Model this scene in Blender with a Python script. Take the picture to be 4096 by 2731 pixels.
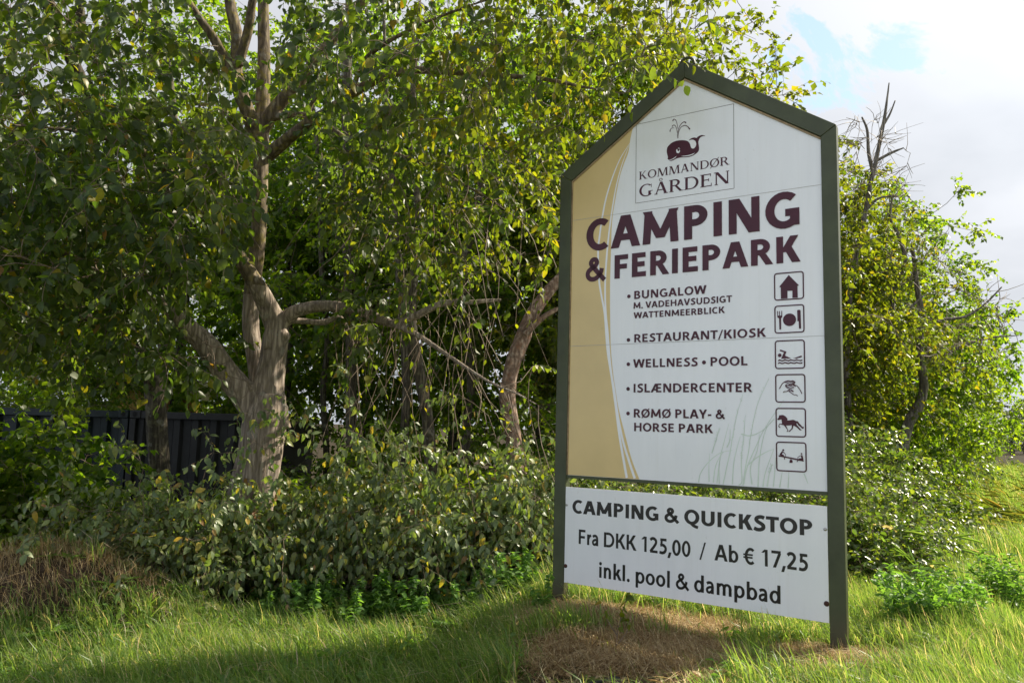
import bpy, math, random
import numpy as np
from mathutils import Vector, Matrix

for o in list(bpy.data.objects):
    bpy.data.objects.remove(o, do_unlink=True)
SC = bpy.context.scene
COL = SC.collection
R = math.radians

# ------------------------------------------------------------------ camera
EYE = 1.55
PITCH, ROLL, FPX = 0.1127, 0.0273, 3056.3          # focal length in pixels of a 4096 wide frame
_fw = np.array([0, math.cos(PITCH), math.sin(PITCH)])
_up = np.array([0, -math.sin(PITCH), math.cos(PITCH)])
_rt = np.array([1.0, 0, 0])
CA = math.cos(ROLL) * _rt + math.sin(ROLL) * _up
CB = -math.sin(ROLL) * _rt + math.cos(ROLL) * _up
CC = _fw
CAM0 = np.array([0, 0, EYE])
cd = bpy.data.cameras.new('camera')
cd.lens = 36 * FPX / 4096
cd.sensor_width = 36
cd.clip_start = 0.05
cd.clip_end = 3000
cam = bpy.data.objects.new('camera', cd)
COL.objects.link(cam)
M = Matrix.Identity(4)
for i in range(3):
    M[i][0], M[i][1], M[i][2], M[i][3] = CA[i], CB[i], -CC[i], CAM0[i]
cam.matrix_world = M
SC.camera = cam

# ------------------------------------------------------------------ light
SUN_EL, SUN_AZ = R(41), R(65)                       # azimuth measured from +Y (view direction) towards +X
SUN = np.array([math.sin(SUN_AZ) * math.cos(SUN_EL), math.cos(SUN_AZ) * math.cos(SUN_EL), math.sin(SUN_EL)])
sd = bpy.data.lights.new('sun', 'SUN')
sd.energy = 5.0
sd.angle = R(0.53)
sd.color = (1.0, 0.90, 0.72)
so = bpy.data.objects.new('sun', sd)
COL.objects.link(so)
so.rotation_euler = Vector(SUN).to_track_quat('Z', 'Y').to_euler()
so.location = (12, 8, 14)

W = bpy.data.worlds.new('World')
SC.world = W
W.use_nodes = True
nt = W.node_tree
nt.nodes.clear()


class NT:
    """small helper to wire nodes"""
    def __init__(s, tree): s.t = tree
    def n(s, kind, **kw):
        nd = s.t.nodes.new(kind)
        for k, v in kw.items():
            if k == 'inp':
                for kk, vv in v.items():
                    if hasattr(vv, 'is_linked') or isinstance(vv, bpy.types.NodeSocket):
                        s.t.links.new(vv, nd.inputs[kk])
                    else:
                        nd.inputs[kk].default_value = vv
            else:
                setattr(nd, k, v)
        return nd
    def math(s, op, a, b=0.0, clamp=False):
        return s.n('ShaderNodeMath', operation=op, use_clamp=clamp, inp={0: a, 1: b}).outputs[0]
    def ramp(s, fac, stops, interp='LINEAR'):
        nd = s.n('ShaderNodeValToRGB', inp={0: fac})
        cr = nd.color_ramp
        cr.interpolation = interp
        while len(cr.elements) < len(stops): cr.elements.new(0.5)
        for e, (p, c) in zip(cr.elements, stops):
            e.position = p
            e.color = (*c, 1) if len(c) == 3 else c
        return nd.outputs[0]
    def mix(s, fac, a, b, mode='MIX'):
        nd = s.n('ShaderNodeMix', data_type='RGBA', blend_type=mode)
        for idx, v in ((0, fac), (6, a), (7, b)):
            if isinstance(v, bpy.types.NodeSocket): s.t.links.new(v, nd.inputs[idx])
            else: nd.inputs[idx].default_value = v if idx == 0 else ((*v, 1) if len(v) == 3 else v)
        return nd.outputs[2]
    def noise(s, scale, vec=None, detail=4, rough=0.55, dist=0.0):
        nd = s.n('ShaderNodeTexNoise', inp={'Scale': scale, 'Detail': detail, 'Roughness': rough, 'Distortion': dist})
        if vec is not None: s.t.links.new(vec, nd.inputs['Vector'])
        return nd.outputs[0]


g = NT(nt)
sky = g.n('ShaderNodeTexSky', sky_type='NISHITA', sun_disc=False, sun_elevation=SUN_EL, sun_rotation=SUN_AZ)
sky.altitude = 5
tc = g.n('ShaderNodeTexCoord').outputs['Generated']
sep = g.n('ShaderNodeSeparateXYZ', inp={0: tc})
den = g.math('ADD', g.math('MAXIMUM', sep.outputs[2], 0.0), 0.22)
pl = g.n('ShaderNodeCombineXYZ', inp={0: g.math('DIVIDE', sep.outputs[0], den), 1: g.math('DIVIDE', sep.outputs[1], den), 2: 3.7}).outputs[0]
big = g.noise(0.9, pl, 6, 0.55, 0.3)
fine = g.noise(1.7, pl, 8, 0.6, 0.4)
# one clear gap in the clouds above the sign's right shoulder
def vdot(d):
    nd = g.n('ShaderNodeVectorMath', operation='DOT_PRODUCT', inp={0: tc, 1: tuple(d)})
    return nd.outputs['Value']
def ray(fx, fy):
    px, py = fx * 4096 / 2352, fy * 4096 / 2352
    return CA * (px - 2048) / FPX - CB * (py - 1365.5) / FPX + CC
def unit(v): return v / np.linalg.norm(v)
ragged = g.math('MULTIPLY', g.math('SUBTRACT', g.noise(7.0, tc, 7, 0.62, 0.6), 0.5), 0.022)
gd = g.math('MAXIMUM', vdot(unit(ray(1950, 150))), vdot(unit(ray(1900, 215))))
gap1 = g.n('ShaderNodeMapRange', inp={0: g.math('ADD', gd, ragged), 1: 0.9962, 2: 1.0000, 3: 0.0, 4: 0.45}).outputs[0]
cover = g.math('SUBTRACT', g.math('ADD', g.math('MULTIPLY', big, 0.6), g.math('MULTIPLY', fine, 0.4)), gap1)
cmask = g.ramp(cover, [(0.25, (0, 0, 0)), (0.40, (1, 1, 1))])
shade = g.ramp(g.noise(1.35, pl, 5, 0.5, 0.2), [(0.36, (0.74, 0.78, 0.84)), (0.58, (0.93, 0.96, 1.02))])
sunward = g.ramp(g.math('MULTIPLY', g.math('ADD', vdot(unit(SUN)), 1.0), 0.5), [(0.0, (1.05, 1.14, 1.30)), (0.26, (0.60, 0.64, 0.72)), (0.52, (0.36,) * 3), (0.70, (0.42,) * 3), (0.88, (0.49,) * 3), (1.0, (0.8,) * 3)])
cloud = g.mix(1.0, shade, sunward, 'MULTIPLY')
skyc = g.mix(1.0, sky.outputs[0], (0.13, 0.13, 0.13), 'MULTIPLY')
skyb = g.mix(0.6, skyc, (0.36, 0.48, 0.60))
fin = g.mix(cmask, skyb, cloud)
bg = g.n('ShaderNodeBackground', inp={0: fin, 1: 1.0})
nt.links.new(bg.outputs[0], g.n('ShaderNodeOutputWorld').inputs[0])

SC.render.engine = 'CYCLES'
SC.view_settings.view_transform = 'Standard'
SC.view_settings.look = 'None'
SC.view_settings.exposure = 0.9
SC.view_settings.gamma = 1.0
try:
    SC.view_settings.use_curve_mapping = False
except Exception:
    pass
cy = SC.cycles
cy.max_bounces = 6
cy.diffuse_bounces = 3
cy.glossy_bounces = 2
cy.transmission_bounces = 4
cy.sample_clamp_indirect = 6
cy.use_denoising = True
cy.caustics_reflective = False
cy.caustics_refractive = False

# ------------------------------------------------------------------ helpers
def at(fx, fy, Y):
    """the point at depth Y (metres in front of the camera) that stands where the photo (2352 wide) has fx, fy"""
    d = ray(fx, fy)
    return CAM0 + d * (Y / d[1])
def ground(fx, fy, z=0.0):
    d = ray(fx, fy)
    return CAM0 + d * ((z - EYE) / d[2])
def norm(a): return a / np.maximum(np.linalg.norm(a, axis=-1, keepdims=True), 1e-9)


class MB:
    def __init__(s): s.v, s.f, s.n = [], [], 0
    def add(s, V, *Fs):
        V = np.asarray(V, float).reshape(-1, 3)
        s.v.append(V)
        for F in Fs:
            F = np.asarray(F, np.int64)
            if F.size: s.f.append(F + s.n)
        s.n += len(V)
        return s
    def box(s, lo, hi):
        x0, y0, z0 = lo; x1, y1, z1 = hi
        V = [(x0, y0, z0), (x1, y0, z0), (x1, y1, z0), (x0, y1, z0), (x0, y0, z1), (x1, y0, z1), (x1, y1, z1), (x0, y1, z1)]
        return s.add(V, [(0, 3, 2, 1), (4, 5, 6, 7), (0, 1, 5, 4), (1, 2, 6, 5), (2, 3, 7, 6), (3, 0, 4, 7)])
    def mesh(s, name):
        me = bpy.data.meshes.new(name)
        V = np.concatenate(s.v) if s.v else np.zeros((0, 3))
        me.vertices.add(len(V))
        me.vertices.foreach_set('co', V.astype(np.float32).ravel())
        tot = sum(F.size for F in s.f); npoly = sum(len(F) for F in s.f)
        me.loops.add(tot); me.polygons.add(npoly)
        me.loops.foreach_set('vertex_index', np.concatenate([F.ravel() for F in s.f]).astype(np.int32))
        ln = np.concatenate([np.full(len(F), F.shape[1]) for F in s.f])
        st = np.concatenate([[0], np.cumsum(ln)[:-1]])
        me.polygons.foreach_set('loop_start', st.astype(np.int32))
        try: me.polygons.foreach_set('loop_total', ln.astype(np.int32))
        except Exception: pass
        me.update(calc_edges=True)
        me.validate()
        return me
    def build(s, name, mat, parent=None, smooth=False):
        me = s.mesh(name)
        if mat: me.materials.append(mat)
        smooth = smooth or (mat is not None and any(k in mat.name for k in ('leaves', 'blades', 'bark')))
        me.polygons.foreach_set('use_smooth', np.full(len(me.polygons), bool(smooth)))
        return link(name, me, parent)


def link(name, data, parent=None):
    o = bpy.data.objects.new(name, data)
    COL.objects.link(o)
    if parent is not None: o.parent = parent
    return o
def tag(o, label=None, cat=None, group=None, kind=None):
    if label: o['label'] = label
    if cat: o['category'] = cat
    if group: o['group'] = group
    if kind: o['kind'] = kind
    return o
def thing(name, label, cat, loc=(0, 0, 0), rz=0.0, group=None):
    o = bpy.data.objects.new(name, None)
    o.empty_display_size = 0.2
    COL.objects.link(o)
    o.location = loc
    o.rotation_euler = (0, 0, rz)
    return tag(o, label, cat, group)
def dup(root, loc, rz=0.0, sc=1.0, label=None, tilt=(0, 0)):
    r = root.copy(); COL.objects.link(r)
    r.location = loc; r.rotation_euler = (tilt[0], tilt[1], rz)
    r.scale = (sc, sc, sc) if not isinstance(sc, tuple) else sc
    if label: r['label'] = label
    for ch in list(root.children):
        c = ch.copy(); COL.objects.link(c); c.parent = r
    return r


# ------------------------------------------------------------------ materials
def mat(name):
    m = bpy.data.materials.new(name)
    m.use_nodes = True
    m.node_tree.nodes.clear()
    return m, NT(m.node_tree)
def finish(m, q, shader):
    m.node_tree.links.new(shader, q.n('ShaderNodeOutputMaterial').inputs[0])
    return m
def principled(q, color, rough=0.5, metallic=0.0, spec=0.5, normal=None):
    p = q.n('ShaderNodeBsdfPrincipled')
    for k, v in (('Base Color', color), ('Roughness', rough), ('Metallic', metallic), ('Specular IOR Level', spec), ('Normal', normal)):
        if v is None: continue
        if isinstance(v, bpy.types.NodeSocket): q.t.links.new(v, p.inputs[k])
        else: p.inputs[k].default_value = (*v, 1) if k == 'Base Color' else v
    return p.outputs[0]
def plain(name, color, rough=0.5, metallic=0.0, spec=0.5, vary=0.12, scale=6.0, bump=0.0):
    m, q = mat(name)
    co = q.n('ShaderNodeTexCoord').outputs['Object']
    nz = q.noise(scale, co, 5, 0.6)
    c = tuple(color)
    dark = tuple(x * (1 - vary) for x in c); lite = tuple(min(1, x * (1 + vary)) for x in c)
    cc = q.ramp(nz, [(0.3, dark), (0.7, lite)])
    nor = None
    if bump: nor = q.n('ShaderNodeBump', inp={'Strength': bump, 'Distance': 0.01, 'Height': q.noise(scale * 6, co, 5, 0.6)}).outputs[0]
    return finish(m, q, principled(q, cc, rough, metallic, spec, nor))
def leafmat(name, stops, trans, tfac=0.4, rough=0.42, spec=0.5, patch=0.35, patch_col=(0.10, 0.10, 0.02)):
    """leaf: glossy upper coat over diffuse, light passing through; each leaf its own hue"""
    m, q = mat(name)
    rnd = q.n('ShaderNodeNewGeometry').outputs['Random Per Island']
    c = q.ramp(rnd, stops)
    pos = q.n('ShaderNodeNewGeometry').outputs['Position']
    blot = q.ramp(q.noise(1.1, pos, 3, 0.5), [(0.45, (0, 0, 0)), (0.72, (1, 1, 1))])
    c = q.mix(q.math('MULTIPLY', blot, patch), c, patch_col)
    vein = q.noise(55, pos, 2, 0.5)
    c = q.mix(0.35, c, q.ramp(vein, [(0.3, (0.35, 0.35, 0.35)), (0.7, (1, 1, 1))]), 'MULTIPLY')
    p = principled(q, c, rough, 0, spec)
    tcx = q.mix(1.0, c, (*trans, 1), 'MULTIPLY')
    tr = q.n('ShaderNodeBsdfTranslucent', inp={0: tcx}).outputs[0]
    ms = q.n('ShaderNodeMixShader', inp={0: tfac, 1: p, 2: tr}).outputs[0]
    return finish(m, q, ms)
def bark(name, dark, lite, lichen=None, lich_amt=0.6, scale=(15, 15, 1.5), bump=0.9, dist=0.02):
    m, q = mat(name)
    co = q.n('ShaderNodeTexCoord').outputs['Object']
    mp = q.n('ShaderNodeMapping', inp={0: co, 3: scale}).outputs[0]
    w = q.noise(1.6, mp, 7, 0.62, 1.2)
    v = q.n('ShaderNodeTexVoronoi', feature='DISTANCE_TO_EDGE', inp={'Vector': mp, 'Scale': 1.5}).outputs[0]
    h = q.math('ADD', q.math('MULTIPLY', w, 0.7), q.math('MULTIPLY', q.math('MINIMUM', v, 0.3), 0.55))
    c = q.ramp(h, [(0.26, tuple(x * 0.5 for x in dark)), (0.42, dark), (0.60, lite)])
    spots = q.ramp(q.noise(9, co, 4, 0.6), [(0.60, (0, 0, 0)), (0.66, (1, 1, 1))])
    c = q.mix(q.math('MULTIPLY', spots, 0.4), c, (0.34, 0.33, 0.29))
    if lichen:
        ls = q.ramp(q.noise(11, co, 6, 0.72), [(0.50, (0, 0, 0)), (0.64, (1, 1, 1))])
        c = q.mix(q.math('MULTIPLY', ls, lich_amt), c, lichen)
    nor = q.n('ShaderNodeBump', inp={'Strength': bump, 'Distance': dist, 'Height': h}).outputs[0]
    return finish(m, q, principled(q, c, 0.85, 0, 0.25, nor))


G1 = (0.030, 0.058, 0.012); G2 = (0.045, 0.085, 0.018); G3 = (0.075, 0.115, 0.020); Y1 = (0.20, 0.17, 0.018)
M_elm = leafmat('elm_leaves', [(0.0, (0.026, 0.049, 0.014)), (0.5, (0.045, 0.073, 0.018)), (0.93, (0.072, 0.103, 0.018)), (0.985, (0.170, 0.147, 0.014)), (1.0, (0.157, 0.077, 0.020))],
                (5.6, 5.6, 1.3), 0.42, 0.40, 0.35)
M_elmy = leafmat('yellowing_elm_leaves', [(0.0, (0.035, 0.058, 0.012)), (0.45, (0.065, 0.092, 0.014)), (0.90, (0.095, 0.115, 0.014)), (1.0, (0.15, 0.115, 0.02))],
                 (5.0, 4.7, 0.8), 0.52, 0.42, 0.32, 0.4, (0.12, 0.12, 0.015))
M_alder = leafmat('alder_leaves', [(0.0, (0.033, 0.063, 0.010)), (0.6, (0.056, 0.098, 0.014)), (1.0, (0.106, 0.138, 0.018))], (6.4, 6.4, 1.1), 0.52, 0.38, 0.35)
M_shrub = leafmat('shrub_leaves', [(0.0, (0.101, 0.147, 0.066)), (0.6, (0.167, 0.217, 0.092)), (0.93, (0.254, 0.267, 0.086)), (0.97, (0.506, 0.379, 0.050)), (1.0, (0.304, 0.151, 0.076))],
                  (2.6, 3.0, 0.7), 0.30, 0.40, 0.5, 0.3, (0.085, 0.085, 0.045))
M_bramble = leafmat('bramble_leaves', [(0.0, (0.055, 0.097, 0.025)), (0.6, (0.100, 0.154, 0.036)), (1.0, (0.209, 0.233, 0.045))], (3.0, 3.2, 0.8), 0.35, 0.33, 0.6, 0.3, (0.12, 0.13, 0.03))
M_weed = leafmat('weed_leaves', [(0.0, (0.079, 0.161, 0.047)), (1.0, (0.151, 0.258, 0.073))], (3.0, 3.2, 0.9), 0.45, 0.45, 0.4, 0.2)
M_grass = leafmat('grass_blades', [(0.0, (0.098, 0.179, 0.049)), (0.6, (0.167, 0.271, 0.066)), (0.84, (0.274, 0.340, 0.106)), (1.0, (0.586, 0.442, 0.413))],
                  (2.5, 2.4, 1.0), 0.46, 0.40, 0.4, 0.35, (0.14, 0.20, 0.04))
M_straw = leafmat('dry_grass_blades', [(0.0, (0.26, 0.17, 0.085)), (0.5, (0.50, 0.36, 0.19)), (1.0, (0.72, 0.60, 0.38))], (1.2, 1.1, 0.8), 0.3, 0.6, 0.3, 0.0)
M_reed = leafmat('reed_leaves', [(0.0, (0.098, 0.149, 0.029)), (0.6, (0.172, 0.218, 0.040)), (0.92, (0.322, 0.299, 0.069)), (1.0, (0.483, 0.345, 0.115))], (1.8, 1.7, 0.7), 0.40, 0.42, 0.4, 0.25, (0.32, 0.25, 0.06))
M_far = leafmat('far_leaves', [(0.0, (0.03, 0.05, 0.02)), (1.0, (0.07, 0.10, 0.03))], (2.0, 2.2, 1.0), 0.3, 0.5, 0.3)
B_elm = bark('elm_bark', (0.25, 0.20, 0.165), (0.48, 0.40, 0.34), (0.26, 0.23, 0.05), 0.15)
B_limb = bark('elm_limb_bark', (0.12, 0.092, 0.064), (0.28, 0.225, 0.16), (0.27, 0.22, 0.04), 0.6, (10, 10, 2.5))
B_dark = bark('dark_bark', (0.065, 0.054, 0.040), (0.17, 0.145, 0.11), (0.20, 0.19, 0.10), 0.5)
B_peel = bark('peeling_bark', (0.16, 0.11, 0.085), (0.40, 0.31, 0.25), (0.28, 0.12, 0.06), 0.4, (9, 9, 5))
B_dead = bark('dead_bark', (0.13, 0.115, 0.10), (0.30, 0.27, 0.24), None, 0.3)
B_twig = plain('twig_bark', (0.17, 0.125, 0.09), 0.7, 0, 0.4, 0.35, 9)
B_twigp = plain('pale_twig_bark', (0.25, 0.20, 0.16), 0.6, 0, 0.4, 0.35, 9)

# ------------------------------------------------------------------ the sign
YAW = 0.5895
SO = np.array([0.5177, 6.9229, EYE])                 # left edge of the panel at eye level
SH = np.array([math.cos(YAW), -math.sin(YAW), 0])    # along the panel
SN = np.array([-math.sin(YAW), -math.cos(YAW), 0])   # out of the panel, towards the road
SROOT = SO + SH * 1.1 - np.array([0, 0, EYE])
def sp(u, v, n=0.0):
    """panel coordinates (metres along, above eye level, in front) -> position relative to the sign's base"""
    u = np.asarray(u, float); v = np.asarray(v, float); n = np.asarray(n, float)
    P = SO + u[..., None] * SH + n[..., None] * SN
    P = P + v[..., None] * np.array([0, 0, 1.0])
    return P - SROOT
def poly(mb, pts, n):
    pts = np.asarray(pts, float)
    A = np.sum(pts[:, 0] * np.roll(pts[:, 1], -1) - np.roll(pts[:, 0], -1) * pts[:, 1])
    if A < 0: pts = pts[::-1]
    mb.add(sp(pts[:, 0], pts[:, 1], np.full(len(pts), n)), [list(range(len(pts)))])
def strip(mb, A, B, n):
    k = len(A); V = np.concatenate([A, B])
    F = [(i, i + 1, k + i + 1, k + i) for i in range(k - 1)]
    mb.add(sp(V[:, 0], V[:, 1], np.full(2 * k, n)), F)
def catmull(P, m=6):
    P = np.asarray(P, float)
    if len(P) < 3: return P
    Q = np.vstack([2 * P[0] - P[1], P, 2 * P[-1] - P[-2]])
    out = []
    t = np.linspace(0, 1, m, endpoint=False)[:, None]
    for i in range(1, len(Q) - 2):
        a, b, c, d = Q[i - 1:i + 3]
        out.append(0.5 * (2 * b + (c - a) * t + (2 * a - 5 * b + 4 * c - d) * t ** 2 + (3 * b - a - 3 * c + d) * t ** 3))
    return np.vstack(out + [P[-1:]])
def stroke_pts(P, w, smooth=5):
    P = catmull(P, smooth) if smooth > 1 else np.asarray(P, float)
    d = np.gradient(P, axis=0); d = norm(d)
    nrm = np.stack([-d[:, 1], d[:, 0]], 1)
    w = np.interp(np.linspace(0, 1, len(P)), np.linspace(0, 1, len(w)), w)[:, None] if np.ndim(w) else w
    return P + nrm * w / 2, P - nrm * w / 2

def Glyph(ch, T):
    """bold humanist letters, cap height 1: list of polygons / strips, advance"""
    s, h = 0.09, 0.84 * T
    out = []
    bx = lambda x0, y0, x1, y1: out.append([(x0, y0), (x1, y0), (x1, y1), (x0, y1)])
    D = lambda x0, y0, x1, y1, w: out.append([(x0 - w / 2, y0), (x0 + w / 2, y0), (x1 + w / 2, y1), (x1 - w / 2, y1)])
    def arc(cx, cy, rx, ry, a0, a1, tx=T, ty=h, m=20):
        a = np.radians(np.linspace(a0, a1, m)); c, sn = np.cos(a), np.sin(a)
        out.append((np.stack([cx + (rx - tx) * c, cy + (ry - ty) * sn], 1), np.stack([cx + rx * c, cy + ry * sn], 1)))
    def st(P, w, sm=5): out.append(stroke_pts(P, w, sm))
    def disc(x, y, r): out.append([(x + r * math.cos(a), y + r * math.sin(a)) for a in np.linspace(0, 2 * math.pi, 17)[:-1]])
    dw = T * 1.12
    if ch == ' ': return [], 0.32
    if ch == 'A' or ch == 'Å':
        D(dw / 2, 0, .49 - .08 * dw, 1, dw); D(.98 - dw / 2, 0, .49 + .08 * dw, 1, dw); bx(.27, .22, .71, .22 + h); w = .98
        if ch == 'Å': arc(.49, 1.14, .13, .13, 0, 360, T * .4, T * .4)
    elif ch == 'V': D(.47 - .06 * dw, 0, dw / 2, 1, dw); D(.47 + .06 * dw, 0, .94 - dw / 2, 1, dw); w = .94
    elif ch == 'W':
        D(.36, 0, dw / 2, 1, dw); D(.36, 0, .68, 1, dw * .95); D(1.0, 0, .68, 1, dw * .95); D(1.0, 0, 1.36 - dw / 2, 1, dw); w = 1.36
    elif ch == 'M':
        D(.05 + dw / 2, 0, .11 + dw / 2, 1, dw * .9); D(.63, .16, .20, 1, dw); D(.63, .16, 1.06, 1, dw); D(1.21 - dw / 2, 0, 1.15 - dw / 2, 1, dw * .9); w = 1.26
    elif ch == 'N': bx(s, 0, s + T * .92, 1); bx(1.04 - s - T * .92, 0, 1.04 - s, 1); D(s + T * .62, 1, 1.04 - s - T * .62, 0, T * 1.24); w = 1.04
    elif ch in 'C€':
        if ch == 'C': arc(.53, .5, .48, .515, 52, 308); w = .89
        else: arc(.52, .5, .42, .515, 50, 310); bx(.0, .53, .68, .53 + h * .62); bx(.0, .36, .66, .36 + h * .62); w = .86
    elif ch == 'G': arc(.55, .5, .50, .515, 50, 315); bx(.95 - T, .06, .95, .53); bx(.58, .53 - h, .95 - T, .53); w = 1.03
    elif ch in 'OQØ':
        arc(.54, .5, .50, .515, 0, 360, m=36); w = 1.08
        if ch == 'Q': st([(.52, .06), (.70, -.09), (.95, -.17)], [T * .9, T * .8], 4)
        if ch == 'Ø': D(.12, -.05, .96, 1.05, T * .62)
    elif ch == 'D': bx(s, 0, s + T, 1); arc(.48, .5, .52, .5, -90, 90); bx(s + T, 0, .48, h); bx(s + T, 1 - h, .48, 1); w = 1.05
    elif ch in 'PR':
        bx(s, 0, s + T, 1); arc(.42, .69, .37, .31, -90, 90); bx(s + T, 1 - h, .42, 1); bx(s + T, .38, .42, .38 + h); w = .86
        if ch == 'R': D(.50, .42, .88 - dw / 2 + .02, 0, dw); w = .91
    elif ch == 'B':
        bx(s, 0, s + T, 1); arc(.45, .745, .32, .255, -90, 90); arc(.47, .275, .36, .275, -90, 90)
        bx(s + T, 1 - h, .45, 1); bx(s + T, 0, .47, h); bx(s + T, .49, .45, .49 + h * .75); w = .90
    elif ch == 'S': st([(.70, .86), (.56, .915), (.40, .905), (.25, .82), (.24, .68), (.36, .57), (.52, .48), (.64, .36), (.62, .19), (.46, .095), (.28, .09), (.09, .16)], T * .95); w = .79
    elif ch == 'E': bx(s, 0, s + T, 1); bx(s + T, 0, .71, h); bx(s + T, 1 - h, .69, 1); bx(s + T, .42, .65, .42 + h); w = .79
    elif ch == 'F': bx(s, 0, s + T, 1); bx(s + T, 1 - h, .70, 1); bx(s + T, .40, .65, .40 + h); w = .77
    elif ch == 'L': bx(s, 0, s + T, 1); bx(s + T, 0, .70, h); w = .75
    elif ch == 'T': bx(.39 - T / 2, 0, .39 + T / 2, 1 - h); bx(.01, 1 - h, .77, 1); w = .78
    elif ch == 'I': bx(s, 0, s + T, 1); w = T + 2 * s
    elif ch == 'H': bx(s, 0, s + T, 1); bx(1.05 - s - T, 0, 1.05 - s, 1); bx(s + T, .45, 1.05 - s - T, .45 + h); w = 1.05
    elif ch == 'K': bx(s, 0, s + T, 1); D(s + T * 1.15, .40, .90 - dw / 2 - .03, 1, dw * 1.05); D(s + T * 1.6, .60, .93 - dw / 2, 0, dw * 1.1); w = .92
    elif ch == 'U': bx(s, .36, s + T, 1); bx(1.03 - s - T, .36, 1.03 - s, 1); arc(.515, .36, .515 - s, .375, 180, 360); w = 1.03
    elif ch == 'Y': D(.43 - T * .0, .40, dw / 2, 1, dw); D(.45, .40, .88 - dw / 2, 1, dw); bx(.44 - T / 2, 0, .44 + T / 2, .44); w = .88
    elif ch == 'Æ': D(dw / 2, 0, .60, 1, dw); bx(.60, 0, .60 + T, 1); bx(.60 + T, 0, 1.20, h); bx(.60 + T, 1 - h, 1.18, 1); bx(.60 + T, .42, 1.14, .42 + h); bx(.30, .22, .60, .22 + h); w = 1.28
    elif ch == '&': st([(.94, .0), (.60, .36), (.34, .64), (.27, .79), (.36, .91), (.50, .90), (.56, .78), (.48, .65), (.28, .53), (.14, .40), (.13, .22), (.26, .09), (.46, .08), (.64, .19), (.76, .36), (.80, .52)], T * .84); w = .98
    elif ch == '/': D(.06, -.08, .44, 1.03, T * .62); w = .50
    elif ch == '-': bx(.06, .30, .42, .30 + h); w = .48
    elif ch == '.': disc(.16, .09, T * .58); w = .32
    elif ch == ',': D(.08, -.20, .20, .16, T * .95); w = .32
    elif ch == '•': disc(.2, .5, .2); w = .4
    elif ch == '0': arc(.38, .5, .34, .515, 0, 360, T, h, 30); w = .76
    elif ch == '1': bx(.34, 0, .34 + T, 1); D(.18, .80, .40, 1, T * .9); w = .74
    elif ch == '2': st([(.10, .82), (.24, .92), (.42, .92), (.56, .80), (.55, .62), (.40, .40), (.20, .18), (.12, .08)], T * .95); bx(.08, 0, .70, h); w = .76
    elif ch == '5': bx(.16, 1 - h, .66, 1); D(.14 + T / 2, .50, .17 + T / 2, 1 - h, T * .85); st([(.16, .55), (.36, .58), (.54, .48), (.60, .32), (.52, .15), (.34, .07), (.10, .10)], T * .95); w = .76
    elif ch == '7': bx(.06, 1 - h, .70, 1); D(.26, 0, .62, 1 - h, T * 1.05); w = .74
    elif ch == 'o': arc(.39, .36, .35, .375, 0, 360, T, h * .9, 28); w = .78
    elif ch == 'b': bx(s, 0, s + T, 1.05); arc(.44, .36, .34, .375, 0, 360, T, h * .9, 28); w = .82
    elif ch == 'd': bx(.82 - s - T, 0, .82 - s, 1.05); arc(.38, .36, .34, .375, 0, 360, T, h * .9, 28); w = .82
    elif ch == 'p': bx(s, -.29, s + T, .72); arc(.44, .36, .34, .375, 0, 360, T, h * .9, 28); w = .82
    elif ch == 'n': bx(s, 0, s + T, .72); bx(.77 - s - T, 0, .77 - s, .45); arc(.385 + T * .1, .43, .385 - s - T * .1, .305, 0, 160, T, h * .9); w = .78
    elif ch == 'm':
        bx(s, 0, s + T, .72); bx(.50, 0, .50 + T, .45); bx(1.10 - T, 0, 1.10, .45)
        arc(.32 + T / 2, .43, .18 + T / 2, .305, 0, 160, T, h * .9); arc(.80, .43, .30, .305, 0, 165, T, h * .9); w = 1.19
    elif ch == 'r': bx(s, 0, s + T, .72); st([(s + T * .7, .44), (.30, .60), (.46, .66)], T * .9, 4); w = .50
    elif ch == 'i': bx(s, 0, s + T, .72); disc(s + T / 2, .93, T * .58); w = T + 2 * s
    elif ch == 'l': bx(s, 0, s + T, 1.05); w = T + 2 * s
    elif ch == 'k': bx(s, 0, s + T, 1.05); D(s + T * 1.1, .28, .66 - dw / 2, .72, dw); D(s + T * 1.5, .44, .74 - dw / 2, 0, dw * 1.05); w = .73
    elif ch == 'a': st([(.11, .60), (.24, .665), (.40, .655), (.49, .55), (.50, .40)], T * .88, 4); bx(.50 - T * .5, 0, .50 + T * .5, .44); st([(.47, .41), (.30, .39), (.14, .29), (.15, .12), (.28, .07), (.40, .13), (.48, .24)], T * .78, 4); w = .70
    else: return [], .4
    return out, w
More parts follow.
